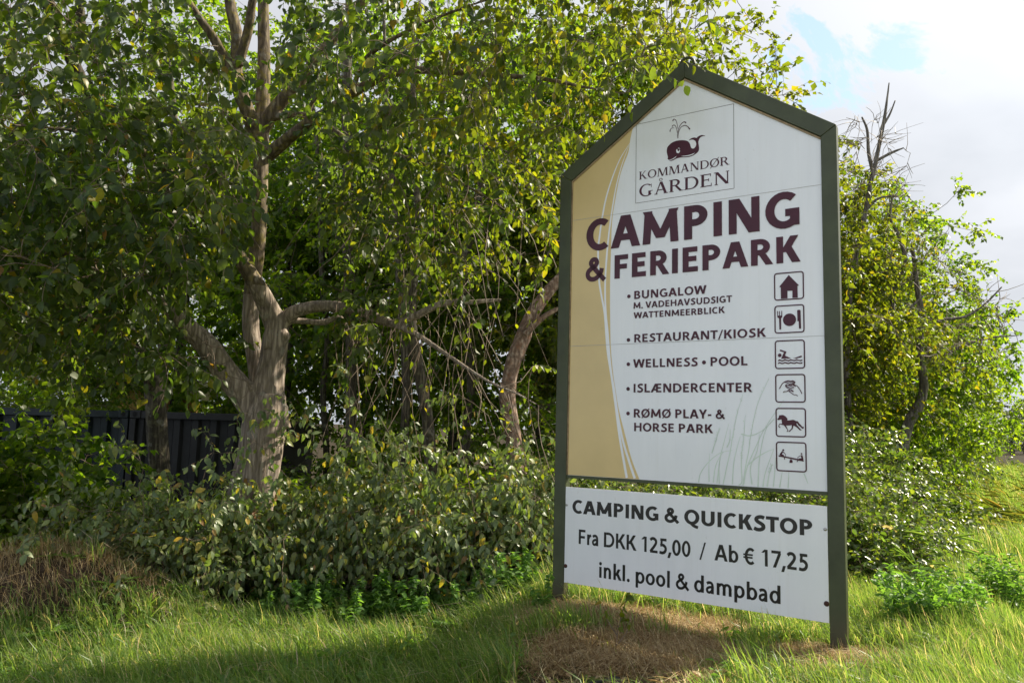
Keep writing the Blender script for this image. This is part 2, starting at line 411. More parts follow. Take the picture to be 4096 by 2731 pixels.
def Serif(ch):
    T, t, sh = .165, .075, .05
    out = []
    bx = lambda x0, y0, x1, y1: out.append([(x0, y0), (x1, y0), (x1, y1), (x0, y1)])
    D = lambda x0, y0, x1, y1, w: out.append([(x0 - w / 2, y0), (x0 + w / 2, y0), (x1 + w / 2, y1), (x1 - w / 2, y1)])
    def foot(x, w, y0=0.0): bx(x - w / 2 - .07, y0, x + w / 2 + .07, y0 + sh)
    def arc(cx, cy, rx, ry, a0, a1, tx=T, ty=t, m=28):
        a = np.radians(np.linspace(a0, a1, m)); c, sn = np.cos(a), np.sin(a)
        out.append((np.stack([cx + (rx - tx) * c, cy + (ry - ty) * sn], 1), np.stack([cx + rx * c, cy + ry * sn], 1)))
    stem = lambda x: (bx(x - T / 2, 0, x + T / 2, 1), foot(x, T), foot(x, T, 1 - sh))
    if ch in 'OØ':
        arc(.52, .5, .49, .52, 0, 360); w = 1.06
        if ch == 'Ø': D(.08, -.10, .96, 1.10, t)
    elif ch == 'K': stem(.20); D(.30, .42, .72, 1, t); foot(.74, t, 1 - sh); D(.42, .56, .80, 0, T * 1.15); foot(.84, T); w = 1.02
    elif ch == 'M': D(.16, 0, .22, 1, t); foot(.16, t); foot(.20, T * .6, 1 - sh); D(.64, 0, .28, 1, T * 1.1); D(.66, 0, 1.00, 1, t); D(1.10, 0, 1.06, 1, T); foot(1.10, T); foot(1.08, T * .8, 1 - sh); w = 1.30
    elif ch in 'AÅ':
        D(.16, 0, .47, 1, t); D(.82, 0, .50, 1, T * 1.1); bx(.26, .30, .68, .30 + t); foot(.16, t); foot(.83, T); w = 1.0
        if ch == 'Å': arc(.48, 1.18, .12, .12, 0, 360, .045, .045)
    elif ch == 'N': bx(.20 - t / 2, 0, .20 + t / 2, 1); foot(.20, t); foot(.18, T * .7, 1 - sh); D(.22, 1, .88, 0, T * 1.25); bx(.90 - t / 2, 0, .90 + t / 2, 1); foot(.90, t, 1 - sh); w = 1.08
    elif ch == 'D': stem(.20); arc(.48, .5, .50, .5, -90, 90); bx(.28, 0, .48, t); bx(.28, 1 - t, .48, 1); w = 1.05
    elif ch == 'R': stem(.20); arc(.44, .73, .32, .27, -90, 90, T); bx(.28, 1 - t, .44, 1); bx(.28, .46, .44, .46 + t); D(.48, .50, .84, 0, T * 1.1); foot(.88, T * .8); w = 1.0
    elif ch == 'G': arc(.54, .5, .50, .52, 48, 318); bx(.84 - T, .05, .84, .42); bx(.70, .42 - sh, .98, .42); bx(.86, .68, .90, .96); w = 1.05
    elif ch == 'E': stem(.20); bx(.28, 0, .74, t); bx(.28, 1 - t, .70, 1); bx(.28, .50, .58, .50 + t); bx(.72, 0, .77, .24); bx(.68, .78, .72, 1); bx(.56, .40, .60, .64); w = .86
    return out, w
def lettering(parent, text, u0, u1, v0, cap, T, m, n0, serif=False, space=0.0, part='lettering'):
    polys, x = [], 0.0
    for ch in text:
        G, w = Serif(ch) if serif else Glyph(ch, T)
        for p in G:
            polys.append((x, p))
        x += w + space
    allx = [xx + q[0] for xx, p in polys for q in (np.vstack(p) if isinstance(p, tuple) else p)]
    lo, hi = min(allx), max(allx)
    sx = (u1 - u0) / (hi - lo)
    mb = MB()
    for i, (xx, p) in enumerate(polys):
        n = n0 + 0.00025 * (i % 9)
        f = lambda A: np.stack([u0 + (xx + np.asarray(A)[:, 0] - lo) * sx, v0 + np.asarray(A)[:, 1] * cap], 1)
        if isinstance(p, tuple): strip(mb, f(p[0]), f(p[1]), n)
        else: poly(mb, f(np.array(p)), n)
    return mb.build(part, m, parent)

WHALE_BODY=[
[(0.951,2.360),(0.941,2.401),(0.939,2.426),(0.943,2.451),(0.956,2.468),(0.981,2.486),(1.017,2.496),(1.052,2.496),(1.087,2.491),(1.117,2.481),(1.135,2.468),(1.147,2.450),(1.154,2.426),(1.161,2.409),(1.172,2.401),(1.187,2.402),(1.199,2.415),(1.204,2.431),(1.201,2.452),(1.194,2.465),(1.182,2.475),(1.167,2.480),(1.149,2.481),(1.137,2.479),(1.149,2.489),(1.167,2.495),(1.186,2.496),(1.201,2.491),(1.208,2.487),(1.216,2.495),(1.231,2.502),(1.250,2.505),(1.270,2.499),(1.283,2.493),(1.267,2.493),(1.250,2.490),(1.236,2.482),(1.227,2.466),(1.223,2.447),(1.226,2.422),(1.229,2.397),(1.227,2.376),(1.217,2.361),(1.196,2.347),(1.167,2.336),(1.137,2.333),(1.112,2.335),(1.082,2.339),(1.057,2.341),(1.027,2.338),(0.997,2.328),(0.977,2.327),(0.961,2.335),(0.954,2.343),(0.947,2.350),(0.947,2.357)],
]
WHALE_WHITE=[
[(0.960,2.339),(0.982,2.340),(1.004,2.348),(1.030,2.361),(1.020,2.349),(1.002,2.339),(0.982,2.334),(0.966,2.335)],
[(1.067,2.353),(1.102,2.350),(1.132,2.349),(1.162,2.352),(1.194,2.360),(1.177,2.348),(1.152,2.342),(1.122,2.342),(1.092,2.345)],
[(1.025,2.410),(1.028,2.419),(1.035,2.423),(1.037,2.408),(1.045,2.399),(1.052,2.403),(1.054,2.413),(1.060,2.404),(1.058,2.392),(1.050,2.383),(1.038,2.384),(1.029,2.392)],
[(1.038,2.426),(1.047,2.430),(1.056,2.426),(1.064,2.415),(1.055,2.423),(1.046,2.425)],
[(1.043,2.417),(1.047,2.420),(1.050,2.415),(1.046,2.411)],
]
WHALE_SPOUT=[
[(0.993,2.680),(0.999,2.694),(1.008,2.695),(1.021,2.682),(1.030,2.659),(1.036,2.628),(1.038,2.603)],
[(0.989,2.631),(0.993,2.641),(1.005,2.642),(1.019,2.630),(1.029,2.599),(1.034,2.568)],
[(0.969,2.590),(0.970,2.604),(0.978,2.616),(0.991,2.620),(1.007,2.615)],
[(1.038,2.515),(1.037,2.543),(1.041,2.582),(1.052,2.615),(1.072,2.641),(1.092,2.652),(1.104,2.649),(1.113,2.640)],
[(1.043,2.517),(1.044,2.551),(1.052,2.585),(1.069,2.610),(1.092,2.619),(1.112,2.616),(1.132,2.600),(1.142,2.584),(1.146,2.575)],
]
HORSE_SHAPE=[
[(1.850,0.125),(1.861,0.138),(1.862,0.147),(1.864,0.153),(1.869,0.155),(1.875,0.154),(1.881,0.156),(1.890,0.156),(1.899,0.154),(1.906,0.149),(1.912,0.145),(1.918,0.138),(1.925,0.128),(1.925,0.121),(1.921,0.119),(1.930,0.115),(1.944,0.117),(1.959,0.120),(1.969,0.120),(1.979,0.117),(1.988,0.111),(1.997,0.112),(2.004,0.106),(2.011,0.094),(2.024,0.081),(2.033,0.070),(2.045,0.069),(2.042,0.063),(2.043,0.057),(2.038,0.054),(2.029,0.058),(2.020,0.068),(2.006,0.078),(1.998,0.090),(1.993,0.100),(1.991,0.084),(2.004,0.071),(2.012,0.060),(2.023,0.049),(2.028,0.043),(2.014,0.043),(2.006,0.050),(1.995,0.062),(1.984,0.069),(1.971,0.077),(1.966,0.070),(1.964,0.055),(1.952,0.043),(1.946,0.035),(1.939,0.030),(1.930,0.031),(1.937,0.038),(1.949,0.049),(1.955,0.058),(1.956,0.070),(1.955,0.081),(1.944,0.078),(1.929,0.077),(1.913,0.077),(1.922,0.058),(1.930,0.039),(1.925,0.030),(1.916,0.030),(1.924,0.038),(1.923,0.044),(1.912,0.060),(1.898,0.077),(1.886,0.080),(1.874,0.084),(1.867,0.084),(1.864,0.078),(1.863,0.069),(1.871,0.065),(1.871,0.056),(1.856,0.067),(1.860,0.079),(1.864,0.089),(1.884,0.090),(1.883,0.105),(1.880,0.123),(1.869,0.120),(1.859,0.117),(1.853,0.117),(1.850,0.121)],
]
HANDS_LINES=[
[(1.867,0.355),(1.878,0.376),(1.890,0.395),(1.904,0.407),(1.920,0.415),(1.939,0.418),(1.942,0.416),(1.934,0.413),(1.920,0.407),(1.908,0.403)],
[(1.939,0.413),(1.953,0.415),(1.969,0.417),(1.972,0.414),(1.961,0.408),(1.942,0.404),(1.921,0.395)],
[(1.961,0.407),(1.973,0.411),(1.982,0.411),(1.984,0.406),(1.981,0.398),(1.971,0.391),(1.959,0.390)],
[(1.979,0.406),(1.966,0.398),(1.947,0.392),(1.934,0.388)],
[(2.034,0.317),(2.024,0.340),(2.011,0.362),(1.999,0.377),(1.984,0.384),(1.971,0.388),(1.959,0.390),(1.974,0.382),(1.989,0.373)],
[(1.934,0.388),(1.947,0.386),(1.963,0.383)],
[(1.972,0.357),(1.952,0.363),(1.933,0.370),(1.919,0.379),(1.915,0.384),(1.919,0.386),(1.934,0.383),(1.955,0.376),(1.978,0.365)],
[(1.915,0.384),(1.915,0.375),(1.920,0.368),(1.933,0.360),(1.949,0.352),(1.963,0.344),(1.970,0.337),(1.970,0.333),(1.960,0.339),(1.946,0.342),(1.937,0.337)],
[(1.944,0.351),(1.933,0.343),(1.921,0.336),(1.903,0.334),(1.896,0.328)],
[(1.937,0.337),(1.954,0.326),(1.975,0.311),(1.991,0.309),(2.004,0.301)],
]
SEESAW_SHAPES=[
[(1.855,-0.151),(1.861,-0.149),(1.877,-0.152),(1.912,-0.157),(2.003,-0.172),(2.037,-0.178),(2.041,-0.184),(2.036,-0.189),(2.003,-0.184),(1.946,-0.174),(1.897,-0.165),(1.860,-0.161),(1.855,-0.157)],
[(1.863,-0.142),(1.883,-0.117),(1.889,-0.119),(1.887,-0.128),(1.882,-0.142),(1.892,-0.145),(1.897,-0.154),(1.897,-0.157),(1.874,-0.155)],
[(1.887,-0.119),(1.891,-0.120),(1.909,-0.140),(1.908,-0.156),(1.905,-0.155),(1.906,-0.142),(1.889,-0.127)],
[(1.896,-0.165),(1.902,-0.165),(1.904,-0.179),(1.898,-0.180)],
[(1.936,-0.204),(1.936,-0.187),(1.947,-0.175),(1.959,-0.186),(1.958,-0.203)],
[(2.038,-0.174),(2.030,-0.142),(2.024,-0.142),(2.020,-0.148),(2.023,-0.166),(2.006,-0.168),(1.999,-0.174),(2.003,-0.178),(2.034,-0.180)],
[(2.022,-0.142),(2.024,-0.146),(2.000,-0.158),(1.998,-0.170),(1.995,-0.169),(1.997,-0.156)],
[(1.994,-0.183),(2.000,-0.184),(1.993,-0.195),(1.988,-0.192)],
]
SEESAW_HEADS=[
[(1.891,-0.110),(1.891,-0.103)],
[(2.024,-0.132),(2.024,-0.126)],
]
HOUSE_SHAPE=[
[(1.949,1.239),(2.022,1.154),(2.021,1.148),(2.013,1.149),(2.014,1.056),(1.974,1.056),(1.975,1.114),(1.938,1.115),(1.937,1.056),(1.888,1.056),(1.887,1.147),(1.879,1.147),(1.879,1.155)],
]
PLATE_SHAPES=[
[(1.858,0.961),(1.864,0.961),(1.864,0.926),(1.873,0.925),(1.873,0.960),(1.879,0.960),(1.879,0.925),(1.889,0.924),(1.890,0.961),(1.896,0.961),(1.896,0.912),(1.887,0.902),(1.887,0.819),(1.881,0.814),(1.873,0.817),(1.872,0.903),(1.859,0.912)],
[(2.008,0.954),(2.012,0.961),(2.027,0.961),(2.033,0.955),(2.035,0.818),(2.028,0.814),(2.020,0.817),(2.018,0.873),(2.009,0.873)],
]
PLATE_DISC=[
[(1.950,0.888),(1.951,0.937)],
]
SWIM_SHAPES=[
[(1.883,0.587),(1.905,0.637),(1.876,0.648),(1.875,0.656),(1.882,0.658),(1.924,0.642),(1.913,0.612),(1.959,0.588),(1.943,0.588),(1.933,0.587),(1.923,0.589),(1.910,0.587),(1.897,0.589)],
[(1.969,0.586),(2.032,0.608),(2.038,0.605),(2.036,0.596),(2.009,0.589),(1.997,0.586),(1.984,0.588)],
[(1.861,0.578),(1.872,0.584),(1.884,0.578),(1.897,0.577),(1.913,0.584),(1.928,0.578),(1.941,0.576),(1.956,0.583),(1.971,0.577),(1.984,0.576),(1.999,0.582),(2.014,0.576),(2.027,0.575),(2.041,0.578),(2.041,0.568),(2.027,0.565),(2.014,0.568),(1.999,0.572),(1.984,0.566),(1.971,0.568),(1.956,0.573),(1.941,0.566),(1.928,0.569),(1.913,0.574),(1.897,0.567),(1.884,0.569),(1.871,0.573),(1.861,0.568)],
[(1.860,0.557),(1.871,0.563),(1.884,0.558),(1.897,0.556),(1.912,0.563),(1.928,0.558),(1.940,0.555),(1.956,0.562),(1.971,0.556),(1.984,0.555),(1.999,0.561),(2.014,0.555),(2.026,0.554),(2.041,0.558),(2.041,0.547),(2.026,0.545),(2.014,0.547),(1.999,0.551),(1.984,0.546),(1.971,0.547),(1.956,0.552),(1.940,0.546),(1.928,0.548),(1.912,0.553),(1.897,0.547),(1.884,0.548),(1.871,0.553),(1.860,0.547)],
]
SWIM_HEAD=[
[(1.873,0.615),(1.874,0.629)],
]
BAND_EDGE=[
[(0.637,2.728),(0.616,2.692),(0.592,2.596),(0.575,2.481),(0.529,2.371),(0.491,2.259),(0.454,2.073),(0.422,1.857),(0.414,1.537),(0.410,1.291),(0.414,1.015),(0.426,0.716),(0.452,0.491),(0.477,0.351),(0.509,0.185),(0.572,-0.032),(0.634,-0.233),(0.704,-0.392)],
]
BAND_STRIPES=[
[(0.589,2.559),(0.497,2.435),(0.420,2.270),(0.359,2.087),(0.321,1.899),(0.297,1.725),(0.286,1.609),(0.301,1.340),(0.324,1.208),(0.358,1.047),(0.376,0.874),(0.395,0.689),(0.437,0.463),(0.479,0.213),(0.520,-0.047),(0.591,-0.393)],
[(0.582,2.539),(0.513,2.373),(0.461,2.190),(0.424,1.989),(0.398,1.801),(0.381,1.642),(0.370,1.497),(0.362,1.324),(0.364,1.161),(0.374,1.017),(0.392,0.874),(0.410,0.689),(0.433,0.505),(0.464,0.351),(0.502,0.130),(0.550,-0.074),(0.604,-0.234),(0.665,-0.394)],
]
GRASS_PRINT=[
[(1.223,-0.395),(1.237,-0.327),(1.279,-0.259),(1.347,-0.189),(1.416,-0.146),(1.499,-0.126)],
[(1.310,-0.383),(1.309,-0.257),(1.316,-0.157)],
[(1.344,-0.387),(1.361,-0.268),(1.388,-0.200),(1.429,-0.139)],
[(1.374,-0.392),(1.402,-0.187),(1.429,-0.080),(1.471,0.080)],
[(1.424,-0.396),(1.456,-0.250),(1.483,-0.131),(1.510,0.028),(1.538,0.160),(1.585,0.312)],
[(1.498,-0.391),(1.509,-0.234),(1.530,-0.129),(1.563,-0.017)],
[(1.548,-0.394),(1.574,-0.360),(1.569,-0.192),(1.590,-0.022),(1.601,0.135)],
[(1.581,-0.396),(1.601,-0.256),(1.628,-0.125),(1.642,-0.021),(1.696,0.227),(1.788,0.436)],
[(1.587,-0.385),(1.614,-0.255),(1.693,-0.071),(1.759,0.060),(1.900,0.273)],
[(1.614,-0.242),(1.692,-0.174),(1.769,-0.126),(1.820,-0.105)],
[(1.697,-0.398),(1.712,-0.173),(1.758,0.034),(1.823,0.125)],
[(1.735,-0.395),(1.755,-0.286),(1.820,-0.105)],
[(1.814,-0.390),(1.825,-0.270),(1.834,-0.168)],
[(1.860,-0.393),(1.881,-0.273)],
[(1.922,-0.392),(1.930,-0.274)],
[(2.039,-0.277),(2.068,-0.352)],
[(1.334,-0.156),(1.361,-0.069),(1.399,0.045)],
[(1.767,-0.393),(1.783,-0.297),(1.806,-0.220)],
[(1.570,0.003),(1.642,-0.008),(1.733,0.033),(1.829,0.125)],
[(1.456,-0.105),(1.477,-0.052),(1.484,0.040)],
[(1.652,-0.381),(1.640,-0.254),(1.693,-0.123),(1.713,0.007)],
[(1.394,-0.393),(1.391,-0.266),(1.402,-0.187)],
]

M_paint, q = mat('olive_paint')
co = q.n('ShaderNodeTexCoord').outputs['Object']
pz = q.n('ShaderNodeSeparateXYZ', inp={0: co}).outputs[2]
pc = q.ramp(q.noise(5, co, 6, .65), [(.3, (.044, .052, .024)), (.7, (.066, .078, .036))])
alg = q.ramp(q.noise(7, q.n('ShaderNodeMapping', inp={0: co, 3: (1, 1, .3)}).outputs[0], 6, .7), [(.56, (0, 0, 0)), (.72, (1, 1, 1))])
pc = q.mix(q.math('MULTIPLY', alg, .45), pc, (.075, .095, .022))
mud = q.math('MULTIPLY', q.n('ShaderNodeMapRange', inp={0: q.math('ADD', pz, q.math('MULTIPLY', q.noise(18, co, 5, .7), .35)), 1: .20, 2: .50, 3: .75, 4: 0.}).outputs[0], 1.0)
pc = q.mix(mud, pc, (.085, .065, .042))
chip = q.ramp(q.noise(60, co, 3, .6), [(.74, (0, 0, 0)), (.76, (1, 1, 1))])
pc = q.mix(q.math('MULTIPLY', chip, .5), pc, (.16, .15, .12))
finish(M_paint, q, principled(q, pc, q.n('ShaderNodeMapRange', inp={0: q.noise(4, co, 4, .6), 3: .34, 4: .6}).outputs[0], 0, .4, q.n('ShaderNodeBump', inp={'Strength': .06, 'Distance': .01, 'Height': q.noise(30, co, 5, .6)}).outputs[0]))
M_white, q = mat('white_sheet')
co = q.n('ShaderNodeTexCoord').outputs['Object']
spk = q.ramp(q.noise(45, q.n('ShaderNodeMapping', inp={0: co, 3: (1, 1, .35)}).outputs[0], 3, .5), [(.70, (0, 0, 0)), (.76, (1, 1, 1))])
spm = q.math('MULTIPLY', spk, q.ramp(q.noise(3, co, 3, .5), [(.45, (0, 0, 0)), (.7, (1, 1, 1))]))
base = q.ramp(q.noise(2.2, q.n('ShaderNodeMapping', inp={0: co, 3: (2, 2, .5)}).outputs[0], 5, .6), [(.3, (.80, .815, .84)), (.7, (.86, .87, .89))])
cw = q.mix(q.math('MULTIPLY', spm, .55), base, (.40, .36, .30))
stk = q.ramp(q.noise(1.0, q.n('ShaderNodeMapping', inp={0: co, 3: (26, 26, .8)}).outputs[0], 5, .65), [(.52, (0, 0, 0)), (.75, (1, 1, 1))])
cw = q.mix(q.math('MULTIPLY', stk, .09), cw, (.50, .47, .36))
finish(M_white, q, principled(q, cw, q.n('ShaderNodeMapRange', inp={0: q.noise(1.5, co, 4, .6), 3: .09, 4: .20}).outputs[0], 0, .5))
M_sand = plain('sand_print', (0.70, 0.53, 0.24), 0.25, 0, 0.4, 0.06, 2)
M_maroon = plain('maroon_vinyl', (0.062, 0.010, 0.020), 0.3, 0, 0.28, 0.25, 4)
M_black = plain('black_vinyl', (0.013, 0.011, 0.011), 0.28, 0, 0.5, 0.3, 5)
M_line = plain('thin_line', (0.16, 0.14, 0.13), 0.5)
M_seam = plain('seam_line', (0.40, 0.39, 0.37), 0.5)
M_green = plain('pale_green_print', (0.60, 0.70, 0.60), 0.3, 0, 0.5, 0.1)
M_steel = plain('galvanised_steel', (0.42, 0.41, 0.39), 0.35, 0.9, 0.5, 0.2, 20)
M_rust = plain('rusty_bolt', (0.075, 0.032, 0.024), 0.7, 0.3, 0.4, 0.4, 30)
M_wire = plain('dark_wire', (0.03, 0.028, 0.03), 0.5, 0.5)
M_edge = plain('aged_edge', (0.30, 0.22, 0.13), 0.8, 0, 0.3, 0.4, 18)

sign = thing('campsite_sign', 'tall olive framed campsite sign with a gabled white panel and a price board below it', 'sign', tuple(SROOT))
PF, PB = 0.020, -0.062
def sbox(mb, u0, u1, v0, v1, n0, n1):
    V = sp([u0, u1, u1, u0, u0, u1, u1, u0], [v0, v0, v0, v0, v1, v1, v1, v1], [n1, n1, n0, n0, n1, n1, n0, n0])
    mb.add(V, [(0, 3, 2, 1), (4, 5, 6, 7), (0, 1, 5, 4), (1, 2, 6, 5), (2, 3, 7, 6), (3, 0, 4, 7)])
def bevel(o, w=0.006, seg=2):
    b = o.modifiers.new('bevel', 'BEVEL'); b.width = w; b.segments = seg; b.limit_method = 'ANGLE'; b.angle_limit = R(30)
    return o
UL0, UL1, UR0, UR1 = -0.112, 0.006, 2.204, 2.319
ZB = -EYE - 0.35
def extrude(mb, pts, n0, n1):
    pts = np.asarray(pts, float)
    A = np.sum(pts[:, 0] * np.roll(pts[:, 1], -1) - np.roll(pts[:, 0], -1) * pts[:, 1])
    if A < 0: pts = pts[::-1]
    k = len(pts)
    V = np.vstack([sp(pts[:, 0], pts[:, 1], np.full(k, n0)), sp(pts[:, 0], pts[:, 1], np.full(k, n1))])
    F4 = [(i, k + i, k + (i + 1) % k, (i + 1) % k) for i in range(k)]
    mb.add(V, [list(range(k))[::-1]], [list(range(k, 2 * k))], [f[::-1] for f in F4])
for (a, b) in ((UL0, UL1), (UR0, UR1)):
    mb = MB()
    top = 2.374
    inner = 2.300
    if a < 1: extrude(mb, [(a, ZB), (b, ZB), (b, inner), (a, top)], PB, PF)
    else: extrude(mb, [(a, ZB), (b, ZB), (b, top), (a, inner)], PB, PF)
    bevel(mb.build('post', M_paint, sign), 0.007, 3)
AX = (UL0 + UR1) / 2
for side in (0, 1):
    mb = MB()
    if side == 0: extrude(mb, [(UL0, 2.376), (UL1, 2.302), (AX, 3.045), (AX, 3.200)], PB, PF)
    else: extrude(mb, [(AX, 3.200), (AX, 3.045), (UR0, 2.302), (UR1, 2.376)], PB, PF)
    bevel(mb.build('gable_rail', M_paint, sign), 0.005, 2)
mb = MB(); sbox(mb, UL1, UR0, -0.428, -0.402, -0.04, 0.010)
bevel(mb.build('cross_rail', M_paint, sign), 0.003)
# ring on the apex
mb = MB()
aa = np.linspace(0, math.pi, 17); ring = []
for a in aa:
    for b in np.linspace(0, 2 * math.pi, 9)[:-1]:
        ring.append((AX + (.068 + .012 * math.cos(b)) * math.cos(a), 3.175 + (.068 + .012 * math.cos(b)) * math.sin(a) * 1.05, -0.04 + .012 * math.sin(b)))
ring = np.array(ring)
mb.add(sp(ring[:, 0], ring[:, 1], ring[:, 2]), [(i * 8 + j, i * 8 + (j + 1) % 8, (i + 1) * 8 + (j + 1) % 8, (i + 1) * 8 + j) for i in range(16) for j in range(8)])
mb.build('lifting_ring', M_paint, sign, True)
# main panel
mb = MB(); extrude(mb, [(.008, -.401), (2.203, -.401), (2.203, 2.298), (AX, 3.038), (.008, 2.298)], -0.02, 0.0)
panel = mb.build('main_panel', M_white, sign)
mb = MB()                                    # worn bead under the gable rails and down the left edge
extrude(mb, [(.0075, 2.2965), (.0075, 2.280), (AX, 3.020), (AX, 3.0375)], 0.0005, 0.012)
extrude(mb, [(AX, 3.0375), (AX, 3.020), (2.2025, 2.280), (2.2025, 2.2965)], 0.0005, 0.012)
extrude(mb, [(.0075, -.400), (.017, -.400), (.017, 2.284), (.0075, 2.278)], 0.0005, 0.010)
mb.build('sealing_bead', M_edge, panel)
mb = MB()
edge = catmull(BAND_EDGE[0], 5)
edge = np.array([e for e in edge if e[1] > -.3995])
m_ = (3.038 - 2.298) / (AX - .008)
top = [(.010, 2.296), (edge[0][0], 2.297 + m_ * (edge[0][0] - .010) - .004)]
poly(mb, [(.010, -.3995)] + [(edge[-1][0] + .004, -.3995)] + list(edge[::-1]) + top[::-1], 0.0006)
mb.build('sand_band', M_sand, panel)
mb = MB()
for k, s_ in enumerate(BAND_STRIPES):
    A, B = stroke_pts(s_, [.004, .014, .017, .017, .018, .018, .022], 5)
    ok = (A[:, 1] > -.3995) & (B[:, 1] > -.3995)
    strip(mb, A[ok], B[ok], 0.0012 + .0003 * k)
mb.build('white_stripes', M_white, panel)
mb = MB()
for v_ in (1.923, .753):
    strip(mb, np.array([(.018, v_ - .0015), (2.202, v_ - .0015)]), np.array([(.018, v_ + .0015), (2.202, v_ + .0015)]), 0.0034)
mb.build('sheet_seam', M_seam, panel)
mb = MB()
for k, s_ in enumerate(GRASS_PRINT):
    s_ = np.array(s_); s_ = np.maximum(s_, [0, -.398])
    A, B = stroke_pts(s_, [.009, .006, .003], 5); strip(mb, A, B, 0.0008 + .00012 * k)
    if k in (4, 6, 7, 16, 17):                # seed heads
        e = catmull(s_, 8); r_ = random.Random(k)
        for j in range(26):
            p = e[-1 - j] if j < len(e) // 2 else e[len(e) // 2 + j % 8]
            d = r_.uniform(-.014, .014); d2 = r_.uniform(.004, .02)
            poly(mb, [(p[0], p[1]), (p[0] + d, p[1] + d2 * .5), (p[0] + d * .7, p[1] + d2)], 0.0032 + .00001 * j)
mb.build('grass_print', M_green, panel)
# logo
mb = MB(); W_ = .0022
fr = [(.650, 1.998), (1.525, 1.998), (1.525, 2.720), (.650, 2.720)]
for i in range(4):
    (x0, y0), (x1, y1) = fr[i], fr[(i + 1) % 4]
    if abs(x1 - x0) > abs(y1 - y0): strip(mb, np.array([(min(x0, x1), y0 - W_), (max(x0, x1), y0 - W_)]), np.array([(min(x0, x1), y0 + W_), (max(x0, x1), y0 + W_)]), .0010)
    else: strip(mb, np.array([(x0 - W_, min(y0, y1) + W_), (x0 - W_, max(y0, y1) - W_)]), np.array([(x0 + W_, min(y0, y1) + W_), (x0 + W_, max(y0, y1) - W_)]), .0010)
mb.build('logo_frame', M_line, panel)
mb = MB()
for p in WHALE_BODY: poly(mb, catmull(p + [p[0]], 3)[:-1], .0012)
for k, p in enumerate(WHALE_SPOUT): A, B = stroke_pts(p, [.010, .006, .005, .003] if k < 3 else [.003, .005, .006, .007, .012], 5); strip(mb, A, B, .0012 + .0002 * k)
poly(mb, WHALE_WHITE[4], .0030)
mb.build('whale_emblem', M_maroon, panel)
mb = MB()
for k, p in enumerate(WHALE_WHITE[:4]): poly(mb, p, .0020 + .0001 * k)
mb.build('whale_eye_and_mouth', M_white, panel)
lettering(panel, 'KOMMANDØR', .682, 1.490, 2.206, .072, 0, M_maroon, .0012, True)
lettering(panel, 'GÅRDEN', .684, 1.486, 2.048, .108, 0, M_maroon, .0012, True)
lettering(panel, 'CAMPING', .166, 2.036, 1.614, .290, .245, M_maroon, .0036, space=.015)
lettering(panel, '&', .164, .372, 1.337, .212, .245, M_maroon, .0036)
lettering(panel, 'FERIEPARK', .453, 2.040, 1.337, .212, .245, M_maroon, .0036, space=.015)
for b, (t_, a0, a1, v0, cap) in enumerate([('BUNGALOW', .646, 1.292, 1.142, .071), ('M. VADEHAVSUDSIGT', .640, 1.503, 1.057, .055), ('WATTENMEERBLICK', .642, 1.445, .972, .053),
        ('RESTAURANT/KIOSK', .650, 1.772, .763, .071), ('WELLNESS', .641, 1.217, .545, .072), ('POOL', 1.325, 1.624, .543, .073), ('ISLÆNDERCENTER', .648, 1.661, .332, .074),
        ('RØMØ PLAY- &', .652, 1.443, .119, .073), ('HORSE PARK', .656, 1.345, .003, .071)]):
    lettering(panel, t_, a0, a1, v0, cap, .215, M_maroon, .0036, space=.03)
for (u_, v_) in ((.595, 1.170), (.595, .787), (.596, .576), (.596, .363), (.598, .152), (1.270, .575)):
    mb = MB(); poly(mb, [(u_ + .0165 * math.cos(a), v_ + .0165 * math.sin(a)) for a in np.linspace(0, 2 * math.pi, 21)[:-1]], .0036)
    mb.build('bullet_point', M_maroon, panel)
# pictograms
def icon_frame(mb, u0, u1, v0, v1, n, w=.0095, r=.024):
    def rr(o, rad):
        P = []
        for cx, cy_, a0 in ((u1 - r, v1 - r, 0), (u0 + r, v1 - r, 90), (u0 + r, v0 + r, 180), (u1 - r, v0 + r, 270)):
            for a in np.radians(np.linspace(a0, a0 + 90, 7)): P.append((cx + (rad) * math.cos(a), cy_ + (rad) * math.sin(a)))
        return np.array(P + [P[0]])
    strip(mb, rr(0, r - w), rr(0, r), n)
def disc(mb, c, e, n):
    r_ = math.hypot(e[0] - c[0], e[1] - c[1])
    poly(mb, [(c[0] + r_ * math.cos(a), c[1] + r_ * math.sin(a)) for a in np.linspace(0, 2 * math.pi, 25)[:-1]], n)
FRAMES = [(1.262, 1.043), (1.004, .784), (.731, .508), (.469, .250), (.211, -.011), (-.046, -.270)]
for k, (vt, vb) in enumerate(FRAMES):
    mb = MB(); icon_frame(mb, 1.836, 2.061, vb, vt, .0036)
    if k == 0: poly(mb, HOUSE_SHAPE[0], .0036)
    if k == 1:
        for p in PLATE_SHAPES: poly(mb, p, .0036)
        disc(mb, *PLATE_DISC[0], .0036)
    if k == 2:
        for j, p in enumerate(SWIM_SHAPES): poly(mb, p, .0036 + .0002 * j)
        disc(mb, *SWIM_HEAD[0], .0036)
    if k == 3:
        for j, p in enumerate(HANDS_LINES): A, B = stroke_pts(p, .0058, 4); strip(mb, A, B, .0036 + .0002 * j)
    if k == 4: poly(mb, HORSE_SHAPE[0], .0036)
    if k == 5:
        for j, p in enumerate(SEESAW_SHAPES): poly(mb, p, .0036 + .0002 * j)
        for p in SEESAW_HEADS: disc(mb, *p, .0036)
    mb.build('pictogram', M_maroon, panel)
